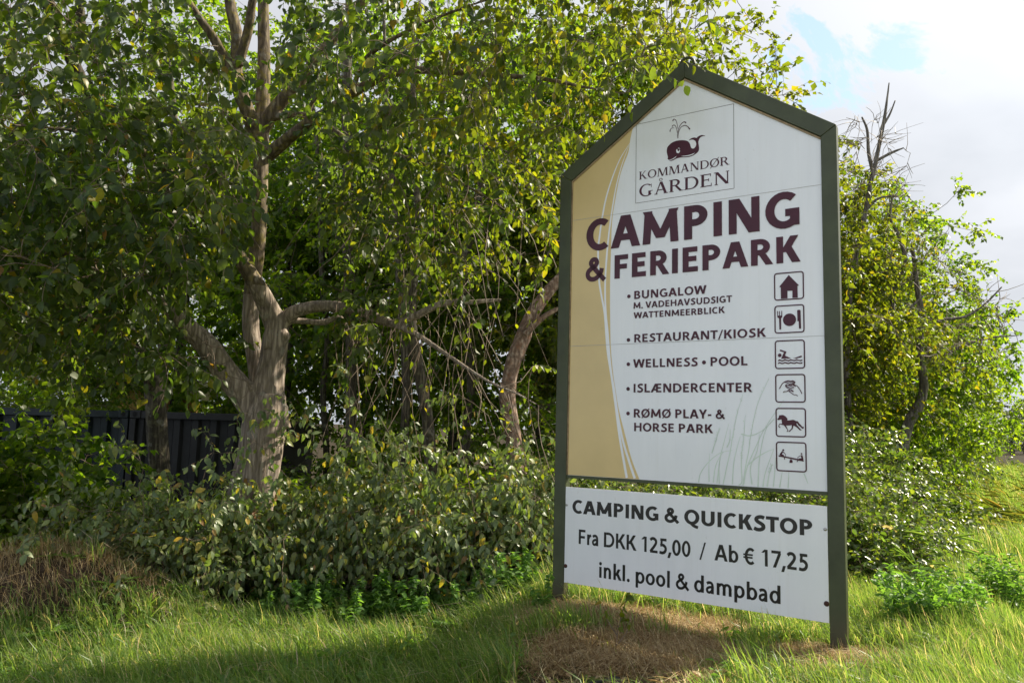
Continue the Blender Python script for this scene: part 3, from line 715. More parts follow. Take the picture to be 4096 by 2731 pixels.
# price board
mb = MB(); sbox(mb, .0085, 2.2015, -1.331, -.505, .002, .0195)
price = bevel(mb.build('price_board', M_white, sign), .0012, 1)
lettering(price, 'CAMPING & QUICKSTOP', .080, 2.096, -.728, .116, .25, M_black, .0200, space=.0)
lettering(price, 'Fra DKK 125,00  /  Ab € 17,25', .148, 2.062, -.986, .124, .20, M_black, .0200)
lettering(price, 'inkl. pool & dampbad', .350, 1.862, -1.246, .126, .195, M_black, .0200)
def bolt(u, v, m, r):
    mb = MB(); k = 14; rings = [(r, .0198), (r, .0230), (r * .75, .0262), (r * .3, .0275)]
    V = [(u + rr_ * math.cos(a), v + rr_ * math.sin(a), n_) for rr_, n_ in rings for a in np.linspace(0, 2 * math.pi, k + 1)[:-1]]
    V = np.array(V)
    mb.add(sp(V[:, 0], V[:, 1], V[:, 2]), [(i * k + j, i * k + (j + 1) % k, (i + 1) * k + (j + 1) % k, (i + 1) * k + j) for i in range(3) for j in range(k)], [list(range(3 * k, 4 * k))])
    mb.build('bolt', m, price, True)
for u_, v_, m_x, r_ in ((.020, -.663, M_steel, .011), (.022, -1.189, M_rust, .017), (2.186, -.671, M_steel, .012), (2.186, -1.197, M_rust, .019)): bolt(u_, v_, m_x, r_)
# wire tied round the left post
mb = MB()
loop = [(UL0 - .004, -1.462, PB - .004), (UL0 - .004, -1.466, PF + .004), (UL1 + .003, -1.476, PF + .004), (UL1 + .003, -1.455, PB - .004)]
def tube_uv(pts, r):
    P = np.array(pts); P = np.vstack([P, P[:1]])
    for a, b in zip(P[:-1], P[1:]):
        A3, B3 = sp(*[np.array([x]) for x in a])[0], sp(*[np.array([x]) for x in b])[0]
        d = unit(B3 - A3); x_ = unit(np.cross(d, [0.3, 0.2, 1])); y_ = np.cross(d, x_)
        ang = np.linspace(0, 2 * math.pi, 7)[:-1]
        c = np.cos(ang)[:, None] * x_ + np.sin(ang)[:, None] * y_
        mb.add(np.vstack([A3 + r * c, B3 + r * c]), [(i, (i + 1) % 6, 6 + (i + 1) % 6, 6 + i) for i in range(6)])
tube_uv(loop, .004)
kn = [(UL1 + .006 + .018 * math.cos(a), -1.465 + .018 * math.sin(a), -.005 + .006 * math.sin(2 * a)) for a in np.linspace(0, 2 * math.pi, 11)[:-1]]
tube_uv(kn, .0035)
mb.build('wire_tie', M_wire, sign)

# ------------------------------------------------------------------ vegetation builders
def rngs(seed): return np.random.default_rng(seed)
LEAF11 = np.array([(0, 0, 0), (.12, .17, .05), (.36, .33, .07), (.63, .31, .05), (.86, .15, .0), (1, 0, -.05), (.86, -.15, .0), (.63, -.31, .05), (.36, -.33, .07), (.12, -.17, .05), (.45, 0, .0)])
L11_Q = np.array([(0, 9, 8, 10), (10, 8, 7, 6), (0, 10, 2, 1), (10, 4, 3, 2)]); L11_T = np.array([(10, 6, 5), (10, 5, 4)])
LEAF4 = np.array([(0, 0, 0), (.45, .36, .06), (1, 0, -.05), (.45, -.36, .06)]); L4_T = np.array([(0, 3, 2), (0, 2, 1)])
LEAF6 = np.array([(0, 0, 0), (.30, .36, .06), (.72, .31, .04), (1, 0, -.06), (.72, -.31, .04), (.30, -.36, .06)]); L6_Q = np.array([(0, 5, 4, 3), (0, 3, 2, 1)])
def leaves(mb, P, D, N, L, kind=11, width=1.0, curl=0.25, rng=None):
    n = len(P)
    if n == 0: return
    T, Qs, Ts = {11: (LEAF11, L11_Q, L11_T), 4: (LEAF4, None, L4_T), 6: (LEAF6, L6_Q, None)}[kind]
    D = norm(D); N = norm(N - D * np.sum(N * D, 1, keepdims=True)); B = np.cross(N, D)
    rng = rng or rngs(1)
    c = curl * rng.uniform(0.1, 1.9, n)
    wd = width * rng.uniform(.82, 1.12, n)
    fold = rng.uniform(0.2, 2.2, n)
    x = T[:, 0][None] * np.ones((n, 1)); y = T[:, 1][None] * wd[:, None]; z = T[:, 2][None] * fold[:, None] * min(1.0, width) - c[:, None] * (T[:, 0] ** 2)[None]
    if kind == 11: y = y * rng.uniform(.88, 1.12, y.shape)
    V = P[:, None] + L[:, None, None] * (x[..., None] * D[:, None] + y[..., None] * B[:, None] + z[..., None] * N[:, None])
    k = len(T); off = (np.arange(n) * k)[:, None, None]
    Fs = []
    if Qs is not None: Fs.append((Qs[None] + off).reshape(-1, 4))
    if Ts is not None: Fs.append((Ts[None] + off).reshape(-1, 3))
    mb.add(V.reshape(-1, 3), *Fs)
def tubes(mb, C, Rr, sides=3):
    """C (n,K,3) centre lines, Rr (n,K) radii"""
    C = np.asarray(C, float); Rr = np.asarray(Rr, float)
    n, K, _ = C.shape
    if n == 0: return
    d = norm(np.gradient(C, axis=1))
    ref = np.where(np.abs(d[..., 2:3]) > .9, np.array([1.0, 0, 0]), np.array([0, 0, 1.0]))
    # one reference per line keeps the tube from twisting
    ref = np.repeat(ref[:, :1], K, 1)
    x = norm(np.cross(d, ref)); y = np.cross(d, x)
    a = np.linspace(0, 2 * np.pi, sides + 1)[:-1]
    V = C[:, :, None] + Rr[:, :, None, None] * (np.cos(a)[None, None, :, None] * x[:, :, None] + np.sin(a)[None, None, :, None] * y[:, :, None])
    i, j = np.meshgrid(np.arange(K - 1), np.arange(sides), indexing='ij')
    jn = (j + 1) % sides
    F = np.stack([i * sides + j, i * sides + jn, (i + 1) * sides + jn, (i + 1) * sides + j], -1).reshape(-1, 4)
    F = (F[None] + (np.arange(n) * K * sides)[:, None, None]).reshape(-1, 4)
    mb.add(V.reshape(-1, 3), F)
def limb(mb, P, Rr, sides=12, sub=5, rough=0.06, seed=0):
    """one thick limb with a slightly irregular section"""
    P = catmull(P, sub); Rr = np.interp(np.linspace(0, 1, len(P)), np.linspace(0, 1, len(Rr)), Rr)
    n0 = mb.n
    tubes(mb, P[None], Rr[None], sides)
    V = mb.v[-1]; rg = rngs(seed)
    ph = rg.uniform(0, 6.28, 4)
    c = np.repeat(P, sides, 0); a = np.tile(np.linspace(0, 2 * np.pi, sides + 1)[:-1], len(P)); t = np.repeat(np.arange(len(P)), sides) / sub
    k = 1 + rough * (np.sin(2 * a + t * 1.3 + ph[0]) + .7 * np.sin(3 * a - t * 2.1 + ph[1]) + .6 * np.sin(5 * a + t * 3.3 + ph[2])) + rg.normal(0, rough * .35, len(V))
    mb.v[-1] = c + (V - c) * k[:, None]
    e = P[-1]; last = mb.n - sides
    mb.add([e + (P[-1] - P[-2]) * .3], [(last + j - mb.n, last + (j + 1) % sides - mb.n, 0) for j in range(sides)])
    mb.add([P[0]], [(n0 + (j + 1) % sides - mb.n, n0 + j - mb.n, 0) for j in range(sides)])
    return P, Rr


class Skel:
    def __init__(s): s.p, s.d, s.r, s.br = [], [], [], []
    def nodes(s, P, Rr):
        P = np.asarray(P); d = norm(np.gradient(P, axis=0)) if len(P) > 1 else np.array([[0, 0, 1.0]])
        s.p += list(P); s.d += list(d); s.r += list(Rr)
    def grow(s, A, rng, seg=0.22, sag=0.15, rmin=0.004, slope=0.007, wig=0.03, wide=1.0):
        A = np.asarray(A, float)
        P0 = np.array(s.p)
        dist = np.array([np.min(np.sum((P0 - a) ** 2, 1)) for a in A])
        cap = len(s.p) + 60 * len(A)
        NP = np.zeros((cap, 3)); ND = np.zeros((cap, 3)); NR = np.zeros(cap)
        n = len(s.p); NP[:n], ND[:n], NR[:n] = s.p, s.d, s.r
        for i in np.argsort(dist):
            a = A[i]
            v = a - NP[:n]
            d2 = np.sqrt(np.sum(v * v, 1)) + 1e-6
            cosang = np.sum(v * ND[:n], 1) / d2
            cost = d2 * (1.25 - 0.35 * cosang)
            j = int(np.argmin(cost))
            L = d2[j]
            k = max(4, int(L / seg) + 2)
            c = NP[j] + ND[j] * L * .38 + np.array([0, 0, sag * L])
            t = np.linspace(0, 1, k)[:, None]
            B = (1 - t) ** 2 * NP[j] + 2 * t * (1 - t) * c + t ** 2 * a
            w = rng.normal(0, wig * min(L, 1.5), (k, 3)); w[0] = 0; w[-1] *= .3
            B = B + w
            r0 = min(NR[j] * .72, rmin + slope * L * wide)
            Rr = np.linspace(max(r0, rmin), rmin * .7, k)
            s.br.append((B, Rr))
            m = k - 1
            dd = norm(np.gradient(B, axis=0))
            NP[n:n + m], ND[n:n + m], NR[n:n + m] = B[1:], dd[1:], Rr[1:]
            n += m
        s.p, s.d, s.r = list(NP[:n]), list(ND[:n]), list(NR[:n])
    def branch_mesh(s, mb, sides=5):
        by = {}
        for B, Rr in s.br: by.setdefault(len(B), []).append((B, Rr))
        for k, l in by.items(): tubes(mb, np.array([b for b, _ in l]), np.array([r for _, r in l]), sides)
    def twig_sites(s, rng, per_m, start=0.25, tip=3):
        P, D = [], []
        for B, Rr in s.br:
            L = np.sum(np.linalg.norm(np.diff(B, axis=0), axis=1))
            m = max(1, int(per_m * L * (1 - start) + rng.uniform()))
            t = np.concatenate([rng.uniform(start, 1, m), np.full(tip, 1.0)])
            x = t * (len(B) - 1); i = np.minimum(x.astype(int), len(B) - 2); f = (x - i)[:, None]
            P.append(B[i] * (1 - f) + B[i + 1] * f); D.append(norm(B[i + 1] - B[i]))
        return np.concatenate(P), np.concatenate(D)


def foliage(tw, lf, P, D, rng, tl=(.25, .55), nleaf=8, size=(.06, .10), droop=.25, spread=.9, K=4, tr=.0022, kind=11, width=1., up=.9, hang=.45, lift=.0, curl=.25, bare=0.0, leaf_out=1.0, face=(0, 0, 0)):
    """twigs from sites P along D, leaves set alternately on each twig"""
    n = len(P)
    dirs = norm(D + rng.normal(0, spread, (n, 3)) + np.array([0, 0, lift]))
    L = rng.uniform(*tl, n)
    t = np.linspace(0, 1, K)
    side = norm(rng.normal(0, 1, (n, 3)))
    C = P[:, None] + dirs[:, None] * (L[:, None] * t)[..., None] + side[:, None] * (.10 * L[:, None] * np.sin(t * 4))[..., None]
    C[..., 2] -= droop * L[:, None] * t[None] ** 2
    if tw is not None: tubes(tw, C, np.linspace(1, .45, K)[None] * tr * rng.uniform(.7, 1.4, n)[:, None], 3)
    keep = rng.uniform(size=n) >= bare
    C = C[keep]; n = len(C)
    if n == 0 or nleaf == 0: return
    tt = np.linspace(.18, 1.0, nleaf)
    x = tt * (K - 1); i = np.minimum(x.astype(int), K - 2); f = (x - i)[None, :, None]
    LP = C[:, i] * (1 - f) + C[:, i + 1] * f
    td = norm(C[:, i + 1] - C[:, i])
    alt = np.where(np.arange(nleaf) % 2 == 0, 1.0, -1.0)[None, :, None]
    upv = np.array([0, 0, 1.0])
    sd_ = norm(np.cross(td, upv) + rng.normal(0, .25, td.shape)) * alt
    LD = td * .45 + sd_ * .8 * leaf_out + rng.normal(0, .30, td.shape); LD[..., 2] -= hang * rng.uniform(.2, 1.8, LD.shape[:2])
    LN = upv * up + np.array(face) + rng.normal(0, .38, td.shape)
    LS = rng.uniform(*size, (n, nleaf)) * np.where(tt > .9, .8, 1.0)[None]
    leaves(lf, LP.reshape(-1, 3) + rng.normal(0, .004, (n * nleaf, 3)), LD.reshape(-1, 3), LN.reshape(-1, 3), LS.ravel(), kind, width, curl, rng)
def inpoly(pts, x, y):
    pts = np.asarray(pts, float); ins = np.zeros(np.shape(x), bool); j = len(pts) - 1
    for i in range(len(pts)):
        xi, yi = pts[i]; xj, yj = pts[j]
        c = ((yi > y) != (yj > y)) & (x < (xj - xi) * (y - yi) / (yj - yi + 1e-12) + xi)
        ins ^= c; j = i
    return ins
def spots(rng, n, zone, depth, gap=0.0, holes=()):
    """n places inside a volume: the zone's outline seen in the photo, between two depths"""
    zone = np.array(zone, float); lo, hi = zone.min(0), zone.max(0); out = []
    while len(out) < n:
        x, y = rng.uniform(lo, hi)
        if not inpoly(zone, np.array([x]), np.array([y]))[0]: continue
        if any(inpoly(h, np.array([x]), np.array([y]))[0] for h in holes): continue
        p = at(x, y, rng.uniform(*depth))
        if p[2] < .3: continue
        if gap and out and np.min(np.sum((np.array(out) - p) ** 2, 1)) < gap * gap and rng.uniform() < .8: continue
        out.append(p)
    return np.array(out)

def F_of(P):
    """world points -> where the photo (2352 wide) shows them, and their depth"""
    d = np.asarray(P) - CAM0
    z = np.maximum(d @ CC, .01)
    return (2048 + FPX * (d @ CA) / z) * 2352 / 4096, (1365.5 - FPX * (d @ CB) / z) * 2352 / 4096
def sun_lands(P, z):
    P = np.asarray(P); t = (P[:, 2] - z) / SUN[2]
    return P[:, 0] - SUN[0] * t, P[:, 1] - SUN[1] * t
def sunlane(P):
    """True where foliage would keep the sun off the open shrubs and the lawn strip"""
    x, y = sun_lands(P, 1.1); a = (x > -2.4) & (x < .5) & (y > 6.9) & (y < 8.6)
    x, y = sun_lands(P, .1); b = (x > -3.4) & (x < .5) & (y > 5.9) & (y < 7.5)
    return a | b
# ------------------------------------------------------------------ terrain
def terr(x, y):
    x = np.asarray(x, float); y = np.asarray(y, float)
    z = .018 * np.sin(x * 2.3 + y * 1.1) + .014 * np.sin(x * 4.1 - y * 3.3 + 1) + .010 * np.sin(x * 7.7 + y * 6.1)
    z = z - .27 * np.clip((.32 - x) / .75, 0, 1) ** 1.3 * np.clip((y - 3.5) / 1.5, 0, 1) - .03
    for cx, cy, rx, ry, h in ((-4.25, 7.1, .95, .55, .62), (-3.4, 6.85, .75, .42, .26), (.75, 6.2, .9, .55, .07), (2.45, 5.45, .45, .35, .06), (.55, 5.05, .45, .25, -.04)):
        z = z + h * np.exp(-((x - cx) / rx) ** 2 - ((y - cy) / ry) ** 2)
    z = z + .45 * np.clip((x - .8 * (y - 7.5) - 3.0) / 14, -0, 1) * np.clip((y - 9) / 12, 0, 1)
    return z
m, q = mat('soil_and_turf')
pos = q.n('ShaderNodeNewGeometry').outputs['Position']
sx_ = q.n('ShaderNodeSeparateXYZ', inp={0: pos})
soil = q.ramp(q.noise(9, pos, 8, .7), [(.3, (.028, .019, .013)), (.55, (.075, .052, .037)), (.75, (.15, .11, .08))])
turf = q.ramp(q.noise(3, pos, 6, .65), [(.3, (.06, .085, .02)), (.7, (.12, .16, .04))])
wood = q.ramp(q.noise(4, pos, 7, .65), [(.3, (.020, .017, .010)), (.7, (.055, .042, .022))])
def blob(cx, cy, rx, ry):
    dx = q.math('DIVIDE', q.math('SUBTRACT', sx_.outputs[0], cx), rx); dy = q.math('DIVIDE', q.math('SUBTRACT', sx_.outputs[1], cy), ry)
    d = q.math('ADD', q.math('MULTIPLY', dx, dx), q.math('MULTIPLY', dy, dy))
    return q.math('SUBTRACT', 1.35, q.math('ADD', d, q.math('MULTIPLY', q.noise(3.5, pos, 4, .6), .9)), True)
bare = q.math('MAXIMUM', blob(.62, 4.95, .75, .55), blob(-4.2, 7.0, 1.3, .55))
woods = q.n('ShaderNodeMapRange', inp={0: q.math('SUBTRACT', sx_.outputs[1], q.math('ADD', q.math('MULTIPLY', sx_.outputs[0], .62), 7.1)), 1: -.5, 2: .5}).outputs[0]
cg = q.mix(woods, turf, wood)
cg = q.mix(q.math('MULTIPLY', bare, 1.6, True), cg, soil)
nb = q.n('ShaderNodeBump', inp={'Strength': .8, 'Distance': .03, 'Height': q.noise(28, pos, 8, .7)}).outputs[0]
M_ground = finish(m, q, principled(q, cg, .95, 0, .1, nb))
mb = MB()
xs = np.unique(np.concatenate([-np.geomspace(12, 900, 26), np.linspace(-12, 16, 170), np.geomspace(16, 900, 30)]))
ys = np.unique(np.concatenate([np.linspace(-60, 3, 12), np.linspace(3, 12, 90), np.geomspace(12, 1500, 50)]))
X, Y = np.meshgrid(xs, ys); nx = len(xs)
Z = terr(X, Y)
i, j = np.meshgrid(np.arange(len(ys) - 1), np.arange(nx - 1), indexing='ij')
mb.add(np.stack([X, Y, Z], -1), np.stack([i * nx + j, i * nx + j + 1, (i + 1) * nx + j + 1, (i + 1) * nx + j], -1).reshape(-1, 4))
tag(mb.build('ground', M_ground, None, True), kind='structure')

mb = MB(); mb.add([(-400, -7.5, .004), (400, -7.5, .004), (400, 1.6, .004), (-400, 1.6, .004)], [(0, 1, 2, 3)])
tag(mb.build('road', plain('grey_asphalt', (.30, .295, .285), .85, 0, .3, .2, 3, .3)), kind='structure')
def rel(P, base): return [np.asarray(p) - base for p in P]
def F(pts, Y):
    """photo outline points with a depth (one number or one per point)"""
    Y = np.broadcast_to(Y, len(pts)); return np.array([at(x, y, d) for (x, y), d in zip(pts, Y)])
def rad(w, Y): return w * 4096 / 2352 / FPX * Y / 2      # photo width (2352 wide) -> radius
def voxel(o, size, smooth=3):
    b = o.modifiers.new('remesh', 'REMESH'); b.mode = 'VOXEL'; b.voxel_size = size; b.use_smooth_shade = True
    if smooth: s_ = o.modifiers.new('smooth', 'SMOOTH'); s_.iterations = smooth; s_.factor = .5
    dg = bpy.context.evaluated_depsgraph_get()
    me = bpy.data.meshes.new_from_object(o.evaluated_get(dg))
    o.modifiers.clear(); o.data = me
    return o

# ------------------------------------------------------------------ the big elm
TY = 8.6
base = at(588, 1270, TY); base[2] = terr(base[0], base[1])
elm = thing('elm_tree', 'big elm with a thick ridged pale trunk forking beside the dark steel containers', 'tree', tuple(base))
mb = MB(); sk = Skel()
def tl(pts, Y, ws, sides=12, seed=0, node=True, rough=.05):
    Y = np.broadcast_to(Y, len(pts)).astype(float)
    P = F(pts, Y) - base
    Rr = [rad(w, y) for w, y in zip(np.interp(np.linspace(0, 1, len(pts)), np.linspace(0, 1, len(ws)), ws), Y)]
    C, RR = limb(mb, P, Rr, sides, 5, rough, seed)
    if node: sk.nodes(C[1:], RR[1:])
tl([(566, 1300), (572, 1200), (580, 1125), (598, 1035), (608, 960), (614, 905)], TY, [136, 112, 104, 102, 100, 84], 20, 1, False, .035)
tl([(608, 960), (618, 880), (628, 820), (634, 775), (640, 752)], TY, [90, 66, 57, 58, 50], 16, 2, False, .05)
tl([(640, 765), (655, 768), (662, 762)], TY - .03, [44, 40, 16], 10, 31, False, .12)
tl([(615, 800), (618, 762), (617, 742)], TY - .12, [24, 20, 16], 8, 32, False, .08)
tl([(655, 985), (652, 960), (657, 930)], TY - .05, [30, 26, 10], 8, 33, False)
tl([(596, 955), (560, 905), (520, 855), (480, 800), (445, 765)], [TY, TY - .05, TY - .15, TY - .25, TY - .3], [74, 66, 58, 52, 44], 14, 3, False)
tl([(450, 772), (415, 735), (372, 700), (310, 660), (262, 640), (205, 612), (120, 570), (20, 540)], np.linspace(TY - .3, TY - 1.4, 8), [46, 40, 36, 30, 26, 22, 16, 8], 12, 4)
tl([(640, 758), (615, 705), (592, 660), (560, 608), (532, 560), (500, 520), (470, 488), (440, 452)], np.linspace(TY, TY - .6, 8), [54, 46, 42, 38, 36, 38, 40, 34], 12, 5, False)
tl([(442, 456), (405, 420), (385, 395), (330, 350), (250, 320), (170, 300), (60, 290)], np.linspace(TY - .6, TY - 1.9, 7), [32, 24, 24, 20, 16, 12, 7], 10, 6)
tl([(648, 748), (668, 722), (695, 710), (740, 703), (790, 706), (835, 716), (870, 733), (905, 745)], np.linspace(TY, TY - .35, 8), [30, 34, 31, 29, 27, 26, 23, 20], 12, 7)
tl([(900, 744), (950, 728), (1000, 703), (1040, 694), (1085, 694), (1150, 688)], np.linspace(TY - .35, TY - .6, 6), [20, 19, 18, 16, 14, 9], 8, 8)
tl([(900, 742), (960, 770), (1020, 810), (1080, 850), (1130, 880), (1190, 905), (1270, 950)], np.linspace(TY - .35, TY - 1.1, 7), [18, 15, 12, 10, 8, 7, 4], 8, 9)
tl([(660, 735), (700, 738), (745, 740), (780, 728), (800, 760), (812, 800), (790, 830)], np.linspace(TY, TY + .3, 7), [16, 16, 16, 12, 10, 8, 5], 8, 10)
SY = TY + .45
tl([(602, 930), (585, 820), (575, 740), (580, 660), (592, 560), (597, 450), (600, 350), (603, 250), (606, 130), (604, -30), (600, -250), (590, -450)], SY, [40, 38, 37, 36, 36, 36, 36, 34, 30, 26, 20, 10], 14, 11)
tl([(598, 330), (575, 275), (556, 225), (530, 165), (498, 100), (460, 45), (425, -10), (360, -110)], np.linspace(SY, SY - .9, 8), [34, 38, 36, 28, 24, 19, 16, 9], 12, 12)
tl([(556, 225), (542, 160), (545, 90), (530, 20), (520, -60), (500, -160)], np.linspace(SY - .25, SY - .6, 6), [34, 32, 30, 27, 22, 12], 10, 13)
tl([(548, 150), (570, 70), (580, 0), (600, -90)], np.linspace(SY - .4, SY - .8, 4), [26, 24, 20, 10], 8, 14)
tl([(600, 300), (640, 240), (695, 178), (760, 95), (820, 20), (880, -60)], np.linspace(SY, SY - .4, 6), [36, 34, 30, 26, 22, 14], 10, 15)
tl([(612, 360), (660, 320), (705, 285), (755, 255), (820, 208), (880, 176), (950, 162), (1050, 166), (1150, 174), (1250, 182), (1340, 200), (1430, 215)], np.linspace(SY, SY - 1.9, 12), [34, 30, 28, 26, 24, 22, 20, 18, 15, 12, 9, 6], 10, 16)
tl([(700, 290), (715, 240), (735, 215), (760, 190)], np.linspace(SY - .4, SY - .6, 4), [14, 12, 10, 6], 8, 17)
tl([(810, 212), (830, 150), (870, 110), (960, 60), (1060, 20), (1180, -20)], np.linspace(SY - .8, SY - 2.0, 6), [15, 14, 13, 11, 9, 6], 8, 18)
tl([(600, 280), (660, 265), (720, 270), (800, 320), (880, 345), (960, 372), (1040, 410), (1120, 455), (1200, 500)], np.linspace(SY, SY - 1.2, 9), [18, 16, 15, 13, 12, 10, 9, 7, 4], 8, 19)
tr = voxel(mb.build('trunk', None, elm), .017, 4)
tr.data.materials.clear(); tr.data.materials.append(B_elm); tr.data.materials.append(B_limb)
zz = np.zeros(len(tr.data.polygons) * 3); tr.data.polygons.foreach_get('center', zz); zz = zz.reshape(-1, 3)
tr.data.polygons.foreach_set('material_index', (zz[:, 2] > 3.35).astype(np.int32))
tr.data.polygons.foreach_set('use_smooth', np.ones(len(tr.data.polygons), bool))

rg = rngs(11)
hole_trunk = [(470, 790), (560, 870), (585, 760), (560, 640), (700, 700), (720, 1200), (500, 1200), (540, 960)]
hole_stub = [(425, 430), (500, 480), (600, 620), (680, 720), (640, 790), (560, 690), (420, 490)]
hole_limb = [(370, 690), (440, 700), (600, 850), (570, 930), (400, 770)]
hole_top = [(430, -40), (480, 90), (540, 250), (640, 250), (660, 100), (600, -40)]
hole_sign = [(1275, 380), (1560, 120), (1960, 280), (1980, 1500), (1255, 1500)]
hole_cont = [(290, 840), (570, 840), (570, 1110), (290, 1110)]
hole_sky = [(235, 20), (330, 40), (330, 95), (240, 90)]
holes = [hole_trunk, hole_stub, hole_limb, hole_sign, hole_cont]
A = [spots(rg, 290, [(-320, -260), (560, -260), (560, 250), (520, 520), (440, 620), (330, 640), (200, 600), (-320, 620)], (5.6, 8.8), .30, holes + [hole_top]),
     spots(rg, 185, [(-300, 250), (560, 250), (600, 420), (520, 640), (300, 640), (-300, 640)], (5.8, 8.2), .28, holes),
     spots(rg, 75, [(-250, 560), (330, 600), (520, 760), (470, 850), (250, 850), (60, 800), (-250, 800)], (6.6, 8.3), .3, holes),
     spots(rg, 170, [(600, -220), (1680, -220), (1640, 60), (1500, 215), (1300, 250), (1000, 300), (700, 180), (640, 60)], (5.7, 8.0), .32, holes + [hole_top]),
     spots(rg, 95, [(680, 260), (1300, 240), (1270, 420), (1255, 640), (1000, 600), (760, 520)], (6.9, 9.0), .34, holes),
     spots(rg, 26, [(680, 560), (1250, 620), (1250, 900), (1080, 900), (800, 760)], (7.4, 8.6), .35, holes),
     spots(rg, 14, [(440, 720), (560, 800), (590, 900), (560, 940), (470, 820)], (7.7, 8.2), .2)]
A = np.concatenate(A)
A = A[~(sunlane(A) & (rg.uniform(size=len(A)) < .95))] - base
sk.grow(A, rg, .24, .10, .004, .0065, .03)
br = MB(); sk.branch_mesh(br, 5)
P, D = sk.twig_sites(rg, 3.8, .3, 4)
wx, wy = F_of(P + base)
bad = np.zeros(len(P), bool)
for h_ in (hole_limb, hole_stub, hole_cont, [(585, 760), (670, 740), (670, 1200), (520, 1200), (560, 960)], [(1285, 420), (1275, 330), (1560, 60), (1960, 230), (2000, 1500), (1285, 1500)]): bad |= inpoly(h_, wx, wy) & (rg.uniform(size=len(P)) < .93)
bad |= inpoly(hole_top, wx, wy) & (rg.uniform(size=len(P)) < .6)
bad |= sunlane(P + base) & (rg.uniform(size=len(P)) < .93)
P, D = P[~bad], D[~bad]
world = P + base
lf = MB(); ly = MB(); tw = br
yel = (world[:, 0] > -.9) & (world[:, 2] > 3.0) & (rg.uniform(size=len(P)) < .75)
foliage(tw, lf, P[~yel], D[~yel], rg, (.22, .50), 8, (.060, .118), .35, .85, 4, .0034, 11, 1.0, .8, .55, 0, .30, .06, face=(.1, -.35, 0))
foliage(tw, ly, P[yel], D[yel], rg, (.22, .50), 7, (.060, .100), .40, .85, 4, .0034, 11, .95, .7, .75, 0, .30, .12, face=(.1, -.2, 0))
# long bare hanging twigs in front of the dark wood
hp = [sk.p[k] for k in rg.integers(0, len(sk.p), 1500) if 560 < 0 or True]
hp = np.array(hp); wp = hp + base
sel = (wp[:, 2] > 1.7) & (wp[:, 2] < 4.2) & (wp[:, 0] > -1.9) & (wp[:, 0] < .5) & (wp[:, 1] > 7)
hp = hp[sel][:90]
foliage(br, ly, hp, np.tile([.1, -.1, -1.0], (len(hp), 1)), rg, (.6, 1.6), 3, (.055, .085), .1, .4, 6, .0055, 11, .9, .7, .8)
br.build('branches', B_twig, elm)
cr = lf.build('crown', M_elm, elm)
ly.build('yellowing_crown', M_elmy, elm)
print('elm', len(lf.f), lf.n // 11 + ly.n // 11)

# ------------------------------------------------------------------ other trees standing among the containers and behind the shrubs
def hand_tree(name, label, base, limbs, zones, seed, bk, leafm, sides=12, vox=.015, per_m=3.0, nleaf=7, size=(.06, .095), kind=11, tl_=(.22, .5), hang=.5, twm=B_twig, slope=.0065, tip=3, group=None):
    root = thing(name, label, 'tree', tuple(base), group=group)
    mb = MB(); sk = Skel()
    for k, (pts, Y, ws) in enumerate(limbs):
        Yv = np.broadcast_to(Y, len(pts)).astype(float)
        Rr = [rad(w, y) for w, y in zip(np.interp(np.linspace(0, 1, len(pts)), np.linspace(0, 1, len(ws)), ws), Yv)]
        C, RR = limb(mb, F(pts, Yv) - base, Rr, sides, 5, .05, seed + k)
        sk.nodes(C[2:], RR[2:])
    t_ = mb.build('trunk', bk, root, True)
    if vox: voxel(t_, vox, 3); t_.data.materials.clear(); t_.data.materials.append(bk)
    rg = rngs(seed)
    A = np.concatenate([spots(rg, n, z, dp, .3, holes) for n, z, dp in zones]) - base
    sk.grow(A, rg, .25, .10, .004, slope)
    br = MB(); sk.branch_mesh(br, 4)
    P, D = sk.twig_sites(rg, per_m, .3, tip)
    wx, wy = F_of(P + base); bad = sunlane(P + base) & (rg.uniform(size=len(P)) < .93)
    for h_ in (hole_limb, hole_stub, hole_cont, hole_trunk): bad |= inpoly(h_, wx, wy) & (rg.uniform(size=len(P)) < .92)
    P, D = P[~bad], D[~bad]
    lf = MB()
    foliage(br, lf, P, D, rg, tl_, nleaf, size, .3, .9, 4, .002, kind, 1.0, .8, hang)
    br.build('branches', twm, root)
    if nleaf: lf.build('crown', leafm, root)
    return root
def gbase(fx, fy, Y):
    p = at(fx, fy, Y); p[2] = terr(p[0], p[1]); return p

